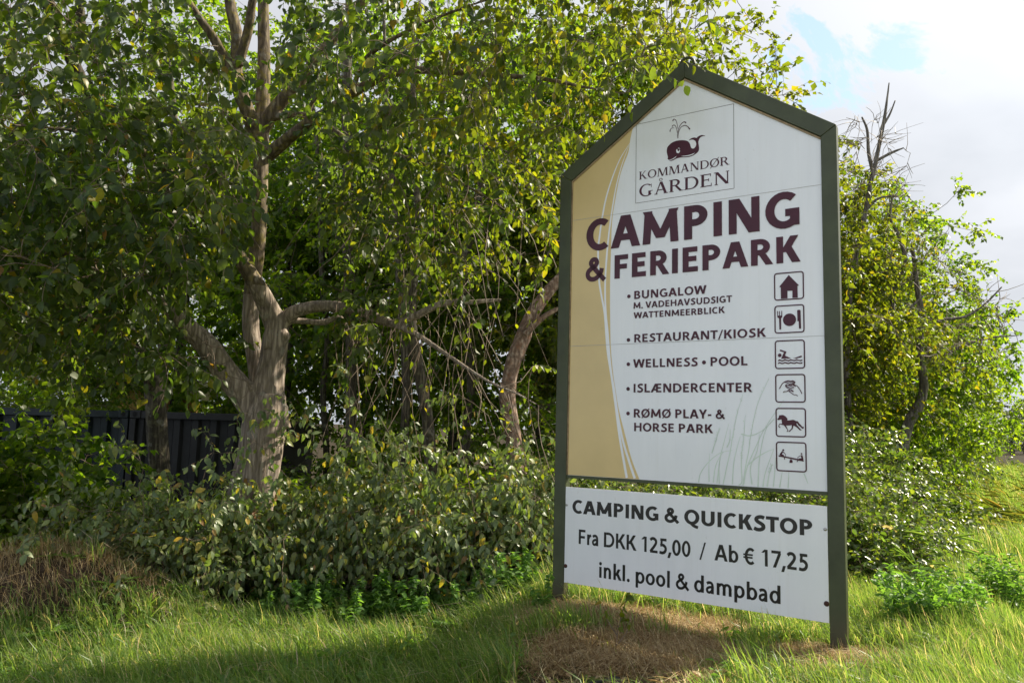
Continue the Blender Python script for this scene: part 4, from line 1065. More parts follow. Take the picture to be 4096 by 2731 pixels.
Y2 = 9.9
b = gbase(366, 1180, Y2)
hand_tree('elm_tree', 'dark barked elm that forks low in front of the joint of the two steel containers', b, [
    ([(372, 1270), (372, 1150), (366, 1060), (360, 980), (357, 920), (352, 880)], Y2, [50, 46, 44, 44, 44, 42]),
    ([(356, 905), (345, 870), (320, 838), (285, 795), (240, 755), (195, 725), (120, 690), (20, 670)], np.linspace(Y2, Y2 - 1.0, 8), [36, 32, 30, 28, 25, 20, 14, 8]),
    ([(350, 880), (335, 830), (318, 790), (300, 750), (260, 700), (215, 660)], np.linspace(Y2, Y2 - .4, 6), [22, 20, 18, 14, 10, 6]),
    ([(356, 900), (368, 850), (380, 800), (386, 740), (388, 660), (392, 560), (396, 440), (400, 300), (380, 120), (340, -60)], np.linspace(Y2, Y2 + .8, 10), [34, 34, 32, 30, 27, 24, 22, 20, 16, 10]),
    ([(396, 430), (300, 330), (220, 240), (170, 150), (130, 60), (100, -20), (60, -120)], np.linspace(Y2 + .4, Y2 - 1.6, 7), [18, 20, 24, 30, 34, 32, 24]),
    ([(170, 150), (185, 60), (178, -30), (170, -150)], np.linspace(Y2 - .8, Y2 - 1.3, 4), [24, 22, 18, 12])],
    [(70, [(-350, -300), (480, -300), (520, 200), (300, 560), (-350, 620)], (8.6, 11.2)), (26, [(-300, 560), (330, 600), (330, 780), (200, 860), (-300, 840)], (8.8, 10.8))], 41, B_dark, M_elm)

Y3 = 10.3
b = gbase(990, 1150, Y3)
hand_tree('slender_tree', 'slender smooth grey brown tree standing upright right of the big elm', b, [
    ([(995, 1190), (992, 1100), (987, 1020), (980, 950), (970, 890), (958, 830), (948, 770), (945, 700), (955, 600), (960, 480), (945, 350), (950, 200), (965, 20)], Y3, [34, 31, 29, 28, 28, 26, 24, 22, 20, 18, 16, 14, 8]),
    ([(950, 760), (930, 700), (925, 620), (900, 520), (870, 420)], np.linspace(Y3, Y3 + .4, 5), [16, 14, 12, 10, 6])],
    [(40, [(760, 0), (1240, 0), (1250, 420), (1100, 640), (820, 620)], (9.6, 11.4))], 43, B_dark, M_alder, size=(.055, .085), kind=6)
Y4 = 9.6
b = gbase(1180, 1180, Y4)
hand_tree('leaning_tree', 'leaning tree with peeling pale bark that bends right behind the olive post', b, [
    ([(1190, 1220), (1186, 1120), (1182, 1040), (1176, 980), (1166, 920), (1168, 880)], Y4, [44, 40, 38, 38, 38, 36]),
    ([(1166, 890), (1180, 830), (1198, 780), (1222, 725), (1255, 675), (1290, 635), (1340, 580), (1400, 520), (1480, 430)], np.linspace(Y4, Y4 + .3, 9), [34, 36, 36, 34, 30, 26, 24, 20, 10]),
    ([(1205, 770), (1240, 735), (1270, 715), (1310, 700)], Y4 - .1, [16, 14, 12, 8]),
    ([(1186, 1070), (1205, 1085), (1240, 1110), (1280, 1135)], np.linspace(Y4, Y4 - .6, 4), [8, 7, 5, 3])],
    [(14, [(1240, 330), (1480, 250), (1500, 420), (1500, 620), (1260, 560)], (9.4, 10.6))], 47, B_peel, M_elmy, size=(.06, .09), kind=6)
for (pts, Y_, ws, lab, sd_) in [
    ([(932, 1200), (932, 1080), (930, 980), (934, 880), (926, 760), (915, 620), (905, 450), (890, 250), (880, 0)], 12.4, [24, 22, 21, 20, 18, 16, 14, 12, 6], 'thin dark trunked tree close behind the slender grey one', 51),
    ([(815, 1200), (808, 1000), (806, 800), (803, 640), (797, 520), (800, 380), (796, 250), (800, 80), (805, -120)], 13.2, [30, 28, 26, 26, 26, 27, 25, 22, 12], 'mossy straight trunked tree between the big elm and the slender one', 53),
    ([(745, 1200), (750, 1040), (742, 900), (752, 780), (740, 640), (735, 480), (725, 300), (700, 100)], 14.6, [16, 15, 15, 14, 13, 12, 10, 6], 'thin pole like tree showing beside the right edge of the big elm trunk', 55),
    ([(1075, 1160), (1070, 1000), (1082, 860), (1062, 700), (1075, 560), (1105, 420), (1120, 250), (1140, 60)], 13.0, [22, 20, 20, 19, 18, 16, 14, 8], 'thin tree between the slender grey one and the leaning one', 57)]:
    b = gbase(*pts[0], Y_)
    hand_tree('thin_tree', lab, b, [(pts, Y_, ws)], [(22, [(pts[-1][0] - 190, 0), (pts[-1][0] + 190, 0), (pts[4][0] + 150, 700), (pts[4][0] - 150, 700)], (Y_ - .8, Y_ + 1.4))], sd_, B_dark, M_alder, 8, 0, 3.0, 7, (.06, .09), 6)

# ------------------------------------------------------------------ background trees: three kinds grown once, then copied with all their parts
def grown_tree(name, label, seed, height, trunk_r, crown, n_attr, leafm, bk, size, per_m, nleaf, kind=4, low=.28, tip=4, lean=(0, 0), group=None, cat='tree', tl_=(.25, .6), width=1.):
    root = thing(name, label, cat, (0, 0, 0), group=group)
    rg = rngs(seed); mb = MB(); sk = Skel()
    k = 9; t = np.linspace(0, 1, k)
    C = np.stack([lean[0] * t * t * height + np.cumsum(rg.normal(0, .035 * height / 8, k)), lean[1] * t * t * height + np.cumsum(rg.normal(0, .035 * height / 8, k)), t * height * .86], 1)
    C[0] = (0, 0, -.2)
    Cc, RR = limb(mb, C, trunk_r * (1 - .88 * t) * np.where(t < .05, 1.25, 1), 9, 4, .06, seed)
    hh = Cc[:, 2] > low * height * .6
    sk.nodes(Cc[hh], RR[hh])
    rx, rz0, rz1 = crown
    u = norm(rg.normal(0, 1, (n_attr, 3))) * (rg.uniform(size=(n_attr, 1)) ** .42)
    lump = 1 + .22 * np.sin(u[:, 0] * 5 + seed) * np.cos(u[:, 1] * 4.2) + .15 * np.sin(u[:, 2] * 6 + 2 * seed)
    cz, rz = (rz0 + rz1) / 2 * height, (rz1 - rz0) / 2 * height
    A = u * lump[:, None] * np.array([rx, rx, rz]) + np.array([lean[0] * height * .5, lean[1] * height * .5, cz])
    sk.grow(A, rg, .3, .06, .006, .010)
    br = MB(); sk.branch_mesh(br, 4)
    P, D = sk.twig_sites(rg, per_m, .35, tip)
    lf = MB()
    foliage(br, lf, P, D, rg, tl_, nleaf, size, .25, 1.0, 3, .003, kind, width, .8, .4)
    mb.build('trunk', bk, root, True); br.build('branches', B_twig, root)
    if nleaf: lf.build('crown', leafm, root)
    print(name, seed, lf.n)
    return root
GB = 'background trees of the small wood'
pA = grown_tree('alder_tree', 'x', 3, 9.0, .14, (2.4, .12, 1.0), 330, M_alder, B_dark, (.080, .125), 4.6, 10, 4, .2, 5, group=GB, width=1.15)
pB = grown_tree('alder_tree', 'x', 5, 8.0, .11, (2.1, .10, 1.0), 290, M_alder, B_dark, (.080, .120), 4.6, 10, 4, .2, 5, group=GB, width=1.15)
pC = grown_tree('willow_tree', 'x', 8, 7.0, .12, (2.3, .10, 1.0), 290, M_elmy, B_dark, (.075, .115), 4.2, 9, 4, .15, 4, group=GB)
P3 = [pA, pB, pC]; used = [False] * 3
def stand(kind, x, y, rz, s, label):
    loc = (x, y, float(terr(x, y)))
    if not used[kind]:
        used[kind] = True; r = P3[kind]; r.location = loc; r.rotation_euler.z = rz; r.scale = (s, s, s); r['label'] = label
        return r
    return dup(P3[kind], loc, rz, s, label)
def fx_at(fx, Y): return at(fx, 950, Y)[0]
wood = [(0, -60, 15.5, .95, 'alder tree at the far left behind the teal container'), (1, 170, 20.5, 1.0, 'alder tree behind the yellow hut'),
        (0, 420, 17.0, 1.25, 'alder tree rising above the dark container'), (1, 650, 16.0, 1.3, 'alder tree just behind the big elm'),
        (0, 860, 17.5, 1.3, 'alder tree filling the gap between the big elm and the slender tree'), (1, 1040, 15.5, 1.3, 'alder tree directly behind the slender grey tree'),
        (0, 1230, 15.0, 1.2, 'alder tree behind the leaning tree'), (2, 1420, 13.2, 1.2, 'yellowing tree whose crown shows above the left gable of the sign'),
        (1, 560, 23, 1.1, 'tall alder deep in the wood behind the big elm'), (0, 980, 22, 1.1, 'tall alder deep in the wood behind the slender tree'),
        (1, 1330, 19, 1.4, 'alder deep in the wood behind the olive left post'), (0, 60, 22, 1.1, 'tall alder deep in the wood above the teal container'),
        (1, 170, 13.6, .60, 'low alder beside the yellow hut behind the containers')]
rg = rngs(77)
for k, fx, Y_, s, lab in wood: stand(k, fx_at(fx, Y_), Y_, rg.uniform(0, 6.28), s, lab)

# the tree line that runs away on the right of the sign
pD = grown_tree('elm_tree', 'yellowing elm whose crown leans out from behind the right post', 14, 6.6, .13, (2.2, .16, 1.0), 320, M_elmy, B_limb, (.070, .110), 4.8, 9, 4, .2, 5, (-.02, -.02))
pE = grown_tree('alder_tree', 'rounded alder at the end of the near tree line right of the sign', 17, 6.2, .12, (2.3, .06, 1.0), 300, M_alder, B_limb, (.070, .110), 6.0, 9, 4, .15, 6, width=1.1)
def put(r, x, y, rz=0., s=1.):
    r.location = (x, y, float(terr(x, y))); r.rotation_euler.z = rz; r.scale = (s, s, s) if not isinstance(s, tuple) else s
put(pD, fx_at(1905, 13.6), 13.6, .6, (.85, .9, .92)); put(pE, fx_at(2085, 17.5), 17.5, 2.0, 1.0)
dup(pD, (fx_at(1590, 14.0), 14.0, 0), 3.6, 1.42, 'tall loose crowned tree showing above the right slope of the gable')
dup(pD, (fx_at(1760, 14.2), 14.2, 0), 2.2, 1.10, 'yellowing elm behind the gable and right post of the sign')
dup(pE, (fx_at(1985, 16.5), 16.5, 0), 4.0, 1.08, 'leafy alder between the yellowing elm and the rounded alder')
dup(pE, (fx_at(2150, 24), 24, 0), 1.0, .85, 'low alder partly hidden behind the rounded one near the horizon')
dup(pE, (fx_at(2225, 31), 31, 0), 5.0, .55, 'smallest alder of the near tree line beside the reeds')
# two bare dead trees
def dead_tree(label, base, limbs, zone, n, seed, Yr):
    root = thing('dead_tree', label, 'tree', tuple(base))
    mb = MB(); sk = Skel()
    for k, (pts, Y, ws) in enumerate(limbs):
        Yv = np.broadcast_to(Y, len(pts)).astype(float)
        Rr = [rad(w, y) for w, y in zip(np.interp(np.linspace(0, 1, len(pts)), np.linspace(0, 1, len(ws)), ws), Yv)]
        C, RR = limb(mb, F(pts, Yv) - base, Rr, 8, 5, .06, seed + k); sk.nodes(C[2:], RR[2:])
    rg = rngs(seed)
    A = spots(rg, n, zone, Yr) - base
    sk.grow(A, rg, .2, .05, .004, .008, .05)
    mb.build('trunk', B_dead, root, True)
    br = MB(); sk.branch_mesh(br, 4)
    P, D = sk.twig_sites(rg, 4.5, .2, 3)
    foliage(br, MB(), P, D, rg, (.2, .5), 0, droop=.05, spread=.7, tr=.0065)
    br.build('branches', B_twigp, root)
    return root
YD = 12.6
b = gbase(1960, 980, YD)
dead_tree('bare dead tree whose jagged branches reach into the sky above the right post', b, [
    ([(1955, 1000), (1945, 850), (1950, 700), (1965, 600), (1985, 500), (2000, 420), (2010, 380), (2020, 330), (2030, 280), (2036, 240), (2042, 192)], YD, [15, 14, 13, 12, 11, 11, 10, 9, 8, 6, 3]),
    ([(2006, 400), (1995, 350), (1992, 300), (1980, 270)], YD, [9, 8, 6, 4]), ([(2012, 370), (2050, 350), (2075, 340)], YD, [7, 6, 3]),
    ([(1990, 480), (2020, 455), (2060, 452)], YD, [8, 6, 3]), ([(2028, 290), (2044, 262), (2056, 232)], YD, [6, 5, 3])],
    [(1930, 240), (2030, 270), (2080, 340), (2085, 450), (1990, 470), (1930, 430)], 40, 61, (YD - .6, YD + .6))
YD = 13.4
b = gbase(2085, 1060, YD)
dead_tree('half dead tree with a bent grey trunk and long bare boughs right of the sign', b, [
    ([(2070, 1040), (2086, 975), (2110, 930), (2122, 890), (2116, 840), (2112, 780), (2116, 720), (2105, 650), (2095, 560)], YD, [26, 24, 22, 20, 18, 16, 14, 11, 7]),
    ([(2030, 850), (2048, 800), (2052, 740), (2050, 690), (2062, 640), (2080, 600), (2065, 545), (2045, 500), (2050, 450)], YD - .3, [16, 14, 12, 11, 10, 9, 8, 7, 4]),
    ([(2045, 820), (2075, 760), (2090, 710), (2120, 680)], YD - .2, [9, 8, 7, 4]), ([(2114, 760), (2160, 735), (2215, 728), (2260, 700), (2300, 660)], YD, [9, 8, 7, 5, 3]),
    ([(2114, 820), (2170, 812), (2220, 790), (2280, 775), (2340, 770)], YD, [9, 8, 7, 5, 2])],
    [(2030, 430), (2110, 480), (2200, 620), (2330, 700), (2345, 790), (2180, 850), (2050, 780)], 70, 63, (YD - 1.0, YD + 1.0))
# far trees on the horizon
pF = grown_tree('far_tree', 'pale green tree on the horizon at the right edge', 23, 9.0, .2, (2.6, .04, 1.0), 220, M_far, B_dark, (.16, .26), 2.2, 6, 4, .1, 4)
put(pF, fx_at(2322, 95), 95, 0, (1.0, 1.0, .62))
dup(pF, (fx_at(2351, 104), 104, 0), 1.0, (1.1, 1.1, .82), 'darker far tree cut by the right edge of the photo')
dup(pF, (fx_at(2296, 112), 112, 0), 2.0, (1.0, 1.0, .58), 'far tree half hidden by the near tree line')

# ------------------------------------------------------------------ shrubs
def bush(name, label, loc, rx, ry, h, n, seed, leafm, size, per_m, nleaf, kind=11, stems=9, tl_=(.2, .45), hang=.45, tip=3, width=1., group=None, flat=.35, up=.9, cat='shrub', top=None, leafed=True, twm=B_twig, slope=.008, face=(0, 0, 0), curl=.25, wild=.05):
    root = thing(name, label, cat, loc, group=group)
    rg = rngs(seed); sk = Skel(); mb = MB()
    for k in range(stems):
        a = rg.uniform(0, 6.28); r = rg.uniform(0, .35)
        P = np.array([(r * rx * math.cos(a), r * ry * math.sin(a), -.05), (1.5 * r * rx * math.cos(a), 1.5 * r * ry * math.sin(a), .14 * h), (2.1 * r * rx * math.cos(a), 2.1 * r * ry * math.sin(a), .32 * h)])
        P = catmull(P, 4); sk.nodes(P, np.full(len(P), .014)); sk.br.append((P, np.linspace(.016, .011, len(P))))
    u = norm(rg.normal(0, 1, (n, 3))) * (rg.uniform(flat, 1, (n, 1)) ** .5); u[:, 2] = np.abs(u[:, 2])
    lump = 1 + .18 * np.sin(u[:, 0] * 6 + seed) * np.cos(u[:, 1] * 5) + .12 * np.sin(u[:, 0] * 11 + 2 * seed)
    lump = lump * (1 + wild * 4 * (rg.uniform(size=n) < wild) * rg.uniform(.4, 1.2, n)) * rg.uniform(1 - wild, 1 + wild, n)
    A = u * lump[:, None] * np.array([rx, ry, h]); A[:, 2] = np.maximum(A[:, 2], .06)
    if wild > .1:                              # leafy sprays in loose layers with dark hollows under them
        A[:, 2] = .3 * A[:, 2] + .7 * (np.floor(A[:, 2] / h * 4) + .75) / 4 * h
        A = A[~((A[:, 2] < .42 * h) & (A[:, 1] < .1) & (rg.uniform(size=len(A)) < .8))]
    sk.grow(A, rg, .2, .18, .003, .006, .04)
    sk.branch_mesh(mb, 4)
    P, D = sk.twig_sites(rg, per_m, .3, tip)
    lf = MB(); foliage(mb, lf, P, D, rg, tl_, nleaf, size, .3, .95, 4 if kind == 11 else 3, .002, kind, width, up, hang, face=face, curl=curl)
    mb.build('stems', twm, root); lf.build('foliage', leafm, root)
    return root
sh = [(330, 1330, 7.1, 1.1, .7, .80, 110, 'dull green elm shrub at the left whose branches hang over the soil mound'),
      (520, 1370, 7.0, 1.0, .7, .88, 120, 'dull green elm shrub growing at the foot of the big elm trunk'),
      (690, 1380, 7.5, 1.1, .6, 1.22, 150, 'tall dull green elm shrub just right of the big elm trunk'),
      (880, 1400, 7.45, 1.05, .6, 1.28, 150, 'pale leaved elm shrub in front of the slender trees'),
      (1060, 1400, 7.45, 1.05, .6, 1.15, 140, 'pale leaved elm shrub with a dark hollow beneath it'),
      (1210, 1390, 7.75, .75, .6, 1.2, 110, 'elm shrub pressed against the olive left post')]
for k, (fx, fy, Y_, rx, ry, h, n, lab) in enumerate(sh):
    Y_ += .60; h += .15; x = fx_at(fx, Y_)
    bush('elm_shrub', lab, (x, Y_, float(terr(x, Y_))), rx, ry, h, n, 100 + k, M_shrub, (.045, .100), 3.4, 8, tl_=(.18, .6), hang=.7, width=.82, curl=.5, wild=.14, face=(.15, -.55, 0), group='elm shrubs along the lawn')
x = fx_at(90, 8.5); bush('alder_shrub', 'dark glossy round leaved shrub at the left edge in front of the teal container', (x, 8.5, -.2), 1.25, .9, 1.75, 190, 120, M_alder, (.065, .10), 3.0, 7, width=1.25, up=.7)
x = fx_at(-140, 8.3); bush('alder_shrub', 'dark glossy shrub cut by the left edge of the photo', (x, 8.3, -.2), 1.1, .9, 1.9, 150, 121, M_alder, (.065, .10), 3.0, 7, width=1.25, up=.7)
for k, (fx, Y_, rx, h, lab) in enumerate([(230, 9.0, 1.0, 1.05, 'dark shrub in front of the corner of the two containers'), (480, 8.8, .9, .62, 'dark shrub left of the big elm trunk below the container'),
        (800, 9.3, 1.2, 1.2, 'dark undergrowth shrub behind the pale elm shrubs'), (1080, 9.2, 1.2, 1.35, 'dark undergrowth shrub between the slender and leaning trees'),
        (740, 12.5, 1.6, 1.5, 'sunlit shrub in the wood seen right of the big elm trunk'), (1000, 12.2, 1.6, 1.9, 'shrub in the wood behind the slender tree'), (1230, 11.0, 1.3, 2.4, 'tall shrub behind the leaning tree'),
        (880, 14.5, 1.8, 2.0, 'shrub deep in the wood between the thin trees')]):
    x = fx_at(fx, Y_)
    bush('wood_shrub', lab, (x, Y_, float(terr(x, Y_))), rx, .8, h, 120, 130 + k, M_alder, (.06, .095), 3.2, 7, 6, width=1.1, group='shrubs inside the wood')
# bramble bank behind and right of the sign
bb = [(1330, 8.9, 1.0, .8, 1.15, 'bramble bush seen through the gap below the panel at the left post'), (1500, 8.9, 1.1, .9, 1.05, 'bramble bush behind the left half of the price board'),
      (1690, 8.7, 1.1, .9, 1.10, 'bramble bush behind the middle of the price board'), (1870, 8.6, 1.1, .9, 1.15, 'bramble bush behind the right end of the price board'),
      (1900, 8.9, 1.0, 1.0, 1.25, 'pale sunlit bramble bush just right of the right post'), (1935, 10.2, 1.1, 1.1, 1.15, 'bramble bush sloping towards the reeds'),
      (1890, 10.8, 1.5, 1.1, 2.0, 'tall bramble thicket below the yellowing elm'), (1925, 12.4, 1.5, 1.2, 1.75, 'bramble thicket at the foot of the half dead tree'),
      (1985, 8.3, .8, .7, .55, 'low bramble bush at the grass edge right of the right post'), (2045, 9.7, .9, .8, .60, 'low bramble mound creeping into the tall grass'), (2095, 12.0, 1.0, .9, .75, 'low bramble mound farther along the grass edge'), (1975, 14.8, 1.7, 1.5, 1.8, 'bramble thicket below the rounded alder'), (2060, 19.0, 1.9, 1.8, 1.8, 'far bramble thicket beside the reeds'),
      (2140, 26.0, 2.1, 2.2, 2.0, 'farthest bramble thicket of the bank near the horizon'), (1780, 10.6, 1.6, 1.0, 2.3, 'dark thicket behind the panel near the right post'),
      (1480, 10.6, 1.6, 1.0, 2.0, 'dark thicket behind the panel near the left post')]
for k, (fx, Y_, rx, ry, h, lab) in enumerate(bb):
    x = fx_at(fx, Y_); z = .8 if Y_ < 11 else 1.15
    bush('bramble_bush', lab, (x, Y_, float(terr(x, Y_))), rx, ry, h, 150, 160 + k, M_bramble if Y_ < 30 else M_alder, (.05 * z, .085 * z), 3.6, 7, 6, 8, (.18, .4), .25, 4, 1.05, group='brambles on the bank', flat=.55, up=1.1)

# ------------------------------------------------------------------ containers, hut, red post
M_cont = plain('dark_steel_paint', (0.013, 0.0135, 0.013), 0.55, .1, .4, .3, 4, .05)
M_teal = plain('teal_steel_paint', (0.006, 0.015, 0.017), 0.5, .1, .4, .3, 4, .05)
M_shade_glass = plain('hole_shade_and_glass', (0.004, 0.004, 0.004), .9)  # flat black: painted shade of the casting holes, also the lamp glass
def container(label, fx0, fx1, Y, m, h, deep, cast):
    x0, x1 = fx_at(fx0, Y), fx_at(fx1, Y)
    root = thing('steel_container', label, 'container', ((x0 + x1) / 2, Y, 0)); w = (x1 - x0) / 2
    for part, yy, sgn in (('front_wall', 0, 1), ('back_wall', deep, -1)):
        mb = MB(); xs = [-w + .10]; ys_ = [0.05]; x = -w + .10; pit = .30
        while x < w - .12:
            for dx, d in ((.10, 0), (.04, .06), (.12, .06), (.04, 0)):
                x += dx; xs.append(min(x, w - .10)); ys_.append(.05 + (d if sgn > 0 else -d))
        k = len(xs); V = [(a, yy + b_, .14) for a, b_ in zip(xs, ys_)] + [(a, yy + b_, h - .10) for a, b_ in zip(xs, ys_)]
        mb.add(V, [(i, i + 1, k + i + 1, k + i) for i in range(k - 1)]); mb.build(part, m, root)
    for sx__ in (-1, 1):
        mb = MB(); mb.box((sx__ * w - (.10 if sx__ > 0 else 0), -.02, -.1), (sx__ * w + (.10 if sx__ < 0 else 0), .12, h - .12)); bevel(mb.build('corner_post', m, root), .008)
        mb = MB(); mb.box((sx__ * w - .03, .12, 0.1), (sx__ * w + .03, deep, h - .12)); mb.build('end_wall', m, root)
    mb = MB(); mb.box((-w + .18, -.015, h - .115), (w - .18, .075, h)); bevel(mb.build('top_rail', m, root), .006)
    mb = MB(); mb.box((-w + .1, -.01, -.1), (w - .1, .08, .139)); mb.build('bottom_rail', m, root)
    for sx__ in (-1, 1):
        mb = MB(); mb.box((sx__ * w - (.178 if sx__ > 0 else 0), -.03, h - .118), (sx__ * w + (.178 if sx__ < 0 else 0), .16, h + .015)); c = bevel(mb.build('corner_casting', m, root), .012)
        mb = MB(); cx = sx__ * (w - .085)
        mb.add([(cx + .035 * math.cos(a), -.033, h - .05 + .045 * math.sin(a)) for a in np.linspace(0, 6.2832, 17)[:-1]], [list(range(16))])
        mb.build('casting_hole_shade', M_shade_glass, c)  # no opening: black disc paints the shade inside the hole
    mb = MB(); mb.box((-w + .03, .10, h - .16), (w - .03, deep, h - .118)); mb.build('roof', m, root)
    return root
container('dark grey corrugated steel container behind the big elm trunk', 300, 640, 12.6, M_cont, 1.66, 2.2, 1)
container('teal corrugated steel container behind the left shrubs', -160, 297, 12.7, M_teal, 1.66, 2.2, 1)
M_yel = plain('yellow_render', (0.55, 0.36, 0.10), .8, 0, .3, .12, 3)
M_soff = plain('pale_boards', (0.62, 0.55, 0.36), .6, 0, .3, .25, 14)
M_droof = plain('dark_roofing', (0.045, 0.035, 0.032), .8, 0, .3, .3, 8)
M_orange = plain('orange_boards', (0.42, 0.20, 0.05), .6, 0, .3, .25, 10)
M_red = plain('red_paint', (0.30, 0.045, 0.03), .6, 0, .4, .25, 9)
YH = 17.0
hx0, hx1 = fx_at(250, YH), fx_at(362, YH)
hut = thing('yellow_hut', 'small yellow hut with a dark flat roof and pale fascia seen behind the containers', 'hut', ((hx0 + hx1) / 2, YH, 0)); hw = (hx1 - hx0) / 2
zt = at(360, 898, YH)[2]; zr = at(360, 866, YH)[2]
mb = MB(); mb.box((-hw, 0, -.1), (hw, 2.2, zt)); mb.build('wall', M_yel, hut)
rx1 = fx_at(398, YH) - (hx0 + hx1) / 2
mb = MB(); mb.box((-hw - .3, -.35, zt + .003), (rx1, 2.5, zr)); rf = bevel(mb.build('roof', M_droof, hut), .01)
mb = MB(); f0 = rx1 + .004; f1 = fx_at(420, YH) - (hx0 + hx1) / 2
mb.add([(f0, -.36, zt - .06), (f1 - .10, -.36, zt - .14), (f1, -.36, zr - .12), (f0 + .12, -.36, zr + .0), (f0, 1.8, zt - .06), (f1 - .10, 1.8, zt - .14), (f1, 1.8, zr - .12), (f0 + .12, 1.8, zr)],
       [(0, 1, 2, 3), (7, 6, 5, 4), (0, 4, 5, 1), (1, 5, 6, 2), (2, 6, 7, 3), (3, 7, 4, 0)]); mb.build('fascia_board', M_soff, hut)
mb = MB(); mb.box((hw + .004, .02, zt - .36), (fx_at(440, YH) - (hx0 + hx1) / 2, .10, zt - .08)); mb.build('slatted_board', M_orange, hut)
mb = MB(); P_ = np.array([(rx1 - .10, -.30, zt - .02), (rx1 - .11, -.30, zt - .16), (rx1 - .22, -.2, zt - .30), (hw - .08, -.06, zt - .48), (hw - .08, -.06, .1)]); tubes(mb, P_[None], np.full((1, 5), .04), 8); mb.build('downpipe', M_droof, hut, True)
b = gbase(428, 960, 15.6); zt = at(428, 905, 15.6)[2]
rp = MB(); rp.box((-.085, -.085, -.1), (.085, .085, zt)); rp.box((-.11, -.11, zt + .003), (.11, .11, zt + .04))
o = bevel(rp.build('red_post', M_red), .012); o.location = tuple(b); tag(o, 'square red painted post standing behind the dark container', 'post')

# ------------------------------------------------------------------ grass and ground plants
def blades(mb, X, Y, H, Wd, rng, lean=(-.25, -.05), spread=.45, Z=None):
    n = len(X); Z = terr(X, Y) if Z is None else Z
    P = np.stack([X, Y, Z - .01], 1)
    a = rng.uniform(0, 2 * np.pi, n); s = np.abs(rng.normal(0, spread, n))
    off = np.stack([np.cos(a) * s + lean[0], np.sin(a) * s + lean[1], np.zeros(n)], 1) * H[:, None]
    fa = rng.uniform(0, np.pi, n); sd_ = np.stack([np.cos(fa), np.sin(fa), np.zeros(n)], 1) * Wd[:, None] / 2
    up = np.stack([np.zeros(n), np.zeros(n), H], 1)
    m1 = P + off * .30 + up * .55; tip = P + off * 1.0 + up * np.maximum(.25, 1 - .42 * s)[:, None]
    V = np.stack([P - sd_, P + sd_, m1 - sd_ * .85, m1 + sd_ * .85, tip], 1).reshape(-1, 3)
    o = (np.arange(n) * 5)[:, None, None]
    mb.add(V, (np.array([(0, 1, 3), (0, 3, 2), (2, 3, 4)])[None] + o).reshape(-1, 3))
rg = rngs(900)
def fbm(x, y, s, ph=0): return (np.sin(x * s + ph + 1.7 * np.sin(y * s * .7 + ph)) + np.sin(y * s * 1.3 + 2 + 1.3 * np.sin(x * s * .9)) + .6 * np.sin((x + y) * s * 2.1 + ph * 2)) / 2.6
def edge_y(x): return np.where(x < .2, 7.3 + .10 * np.sin(x * 3), 7.4 + .62 * np.clip(x - .2, 0, 99))
def drymask(x, y):
    d = np.zeros_like(x)
    for cx, cy_, rx, ry in ((1.15, 6.55, .75, .32), (.95, 6.35, .85, .38), (1.6, 6.25, .5, .3), (.40, 6.75, .35, .22), (2.50, 5.45, .50, .28), (.95, 5.55, .75, .42), (.75, 5.15, .65, .35), (2.2, 5.6, .35, .25)):
        d = np.maximum(d, 1.25 - np.sqrt(((x - cx) / rx) ** 2 + ((y - cy_) / ry) ** 2))
    return np.clip(d * 2.3 + .3 * fbm(x, y, 5.0), 0, 1)
def soilmask(x, y):
    d = np.maximum(1.2 - np.sqrt(((x - .50) / .78) ** 2 + ((y - 4.85) / .48) ** 2), 1.2 - np.sqrt(((x + 4.2) / 1.35) ** 2 + ((y - 7.0) / .62) ** 2))
    d = np.maximum(d, 1.1 - np.sqrt(((x + .15) / .30) ** 2 + ((y - 4.75) / .16) ** 2))
    return np.clip(d * 2.2 + .4 * fbm(x, y, 6.0, 2), 0, 1)
# lawn
N = 150000
X = rg.uniform(-4.4, 4.2, N); Y = rg.uniform(4.15, 8.2, N)
near = np.clip((6.6 - Y) / 2.0, 0, 1)
keep = (Y < edge_y(X)) & (rg.uniform(size=N) > drymask(X, Y) * .975) & (rg.uniform(size=N) > soilmask(X, Y) * .97) & (X < .62 * Y + .5)
X, Y = X[keep], Y[keep]
tall = np.clip((Y - (edge_y(X) - .9)) / .9, 0, 1) * .5 + .5 * np.clip(fbm(X, Y, 2.2, 1) + .2, 0, 1)
behind = (Y > 6.95 - .67 * (X - .5)) & (X > .35)
Hh = (.10 + .20 * tall + .12 * behind) * rg.uniform(.5, 1.45, len(X))
mb = MB(); blades(mb, X, Y, Hh, rg.uniform(.0035, .009, len(X)), rg, (-.22, -.08), .6)
# taller arching tufts
n = 34000; i = rg.integers(0, len(X), 800)[rg.integers(0, 800, n)]
tx, ty = X[i] + rg.normal(0, .055, n), Y[i] + rg.normal(0, .055, n)
ok = rg.uniform(size=n) > drymask(tx, ty); tx, ty = tx[ok], ty[ok]
blades(mb, tx, ty, rg.uniform(.14, .36, len(tx)), rg.uniform(.005, .011, len(tx)), rg, (-.3, -.1), .9)
# seed stalks
n = 700; i = rg.integers(0, len(X), n)
blades(mb, X[i], Y[i], rg.uniform(.22, .42, n), np.full(n, .0035), rg, (-.2, 0), .25)
tag(mb.build('lawn_grass', M_grass), 'green grass of the verge', 'grass', kind='stuff')
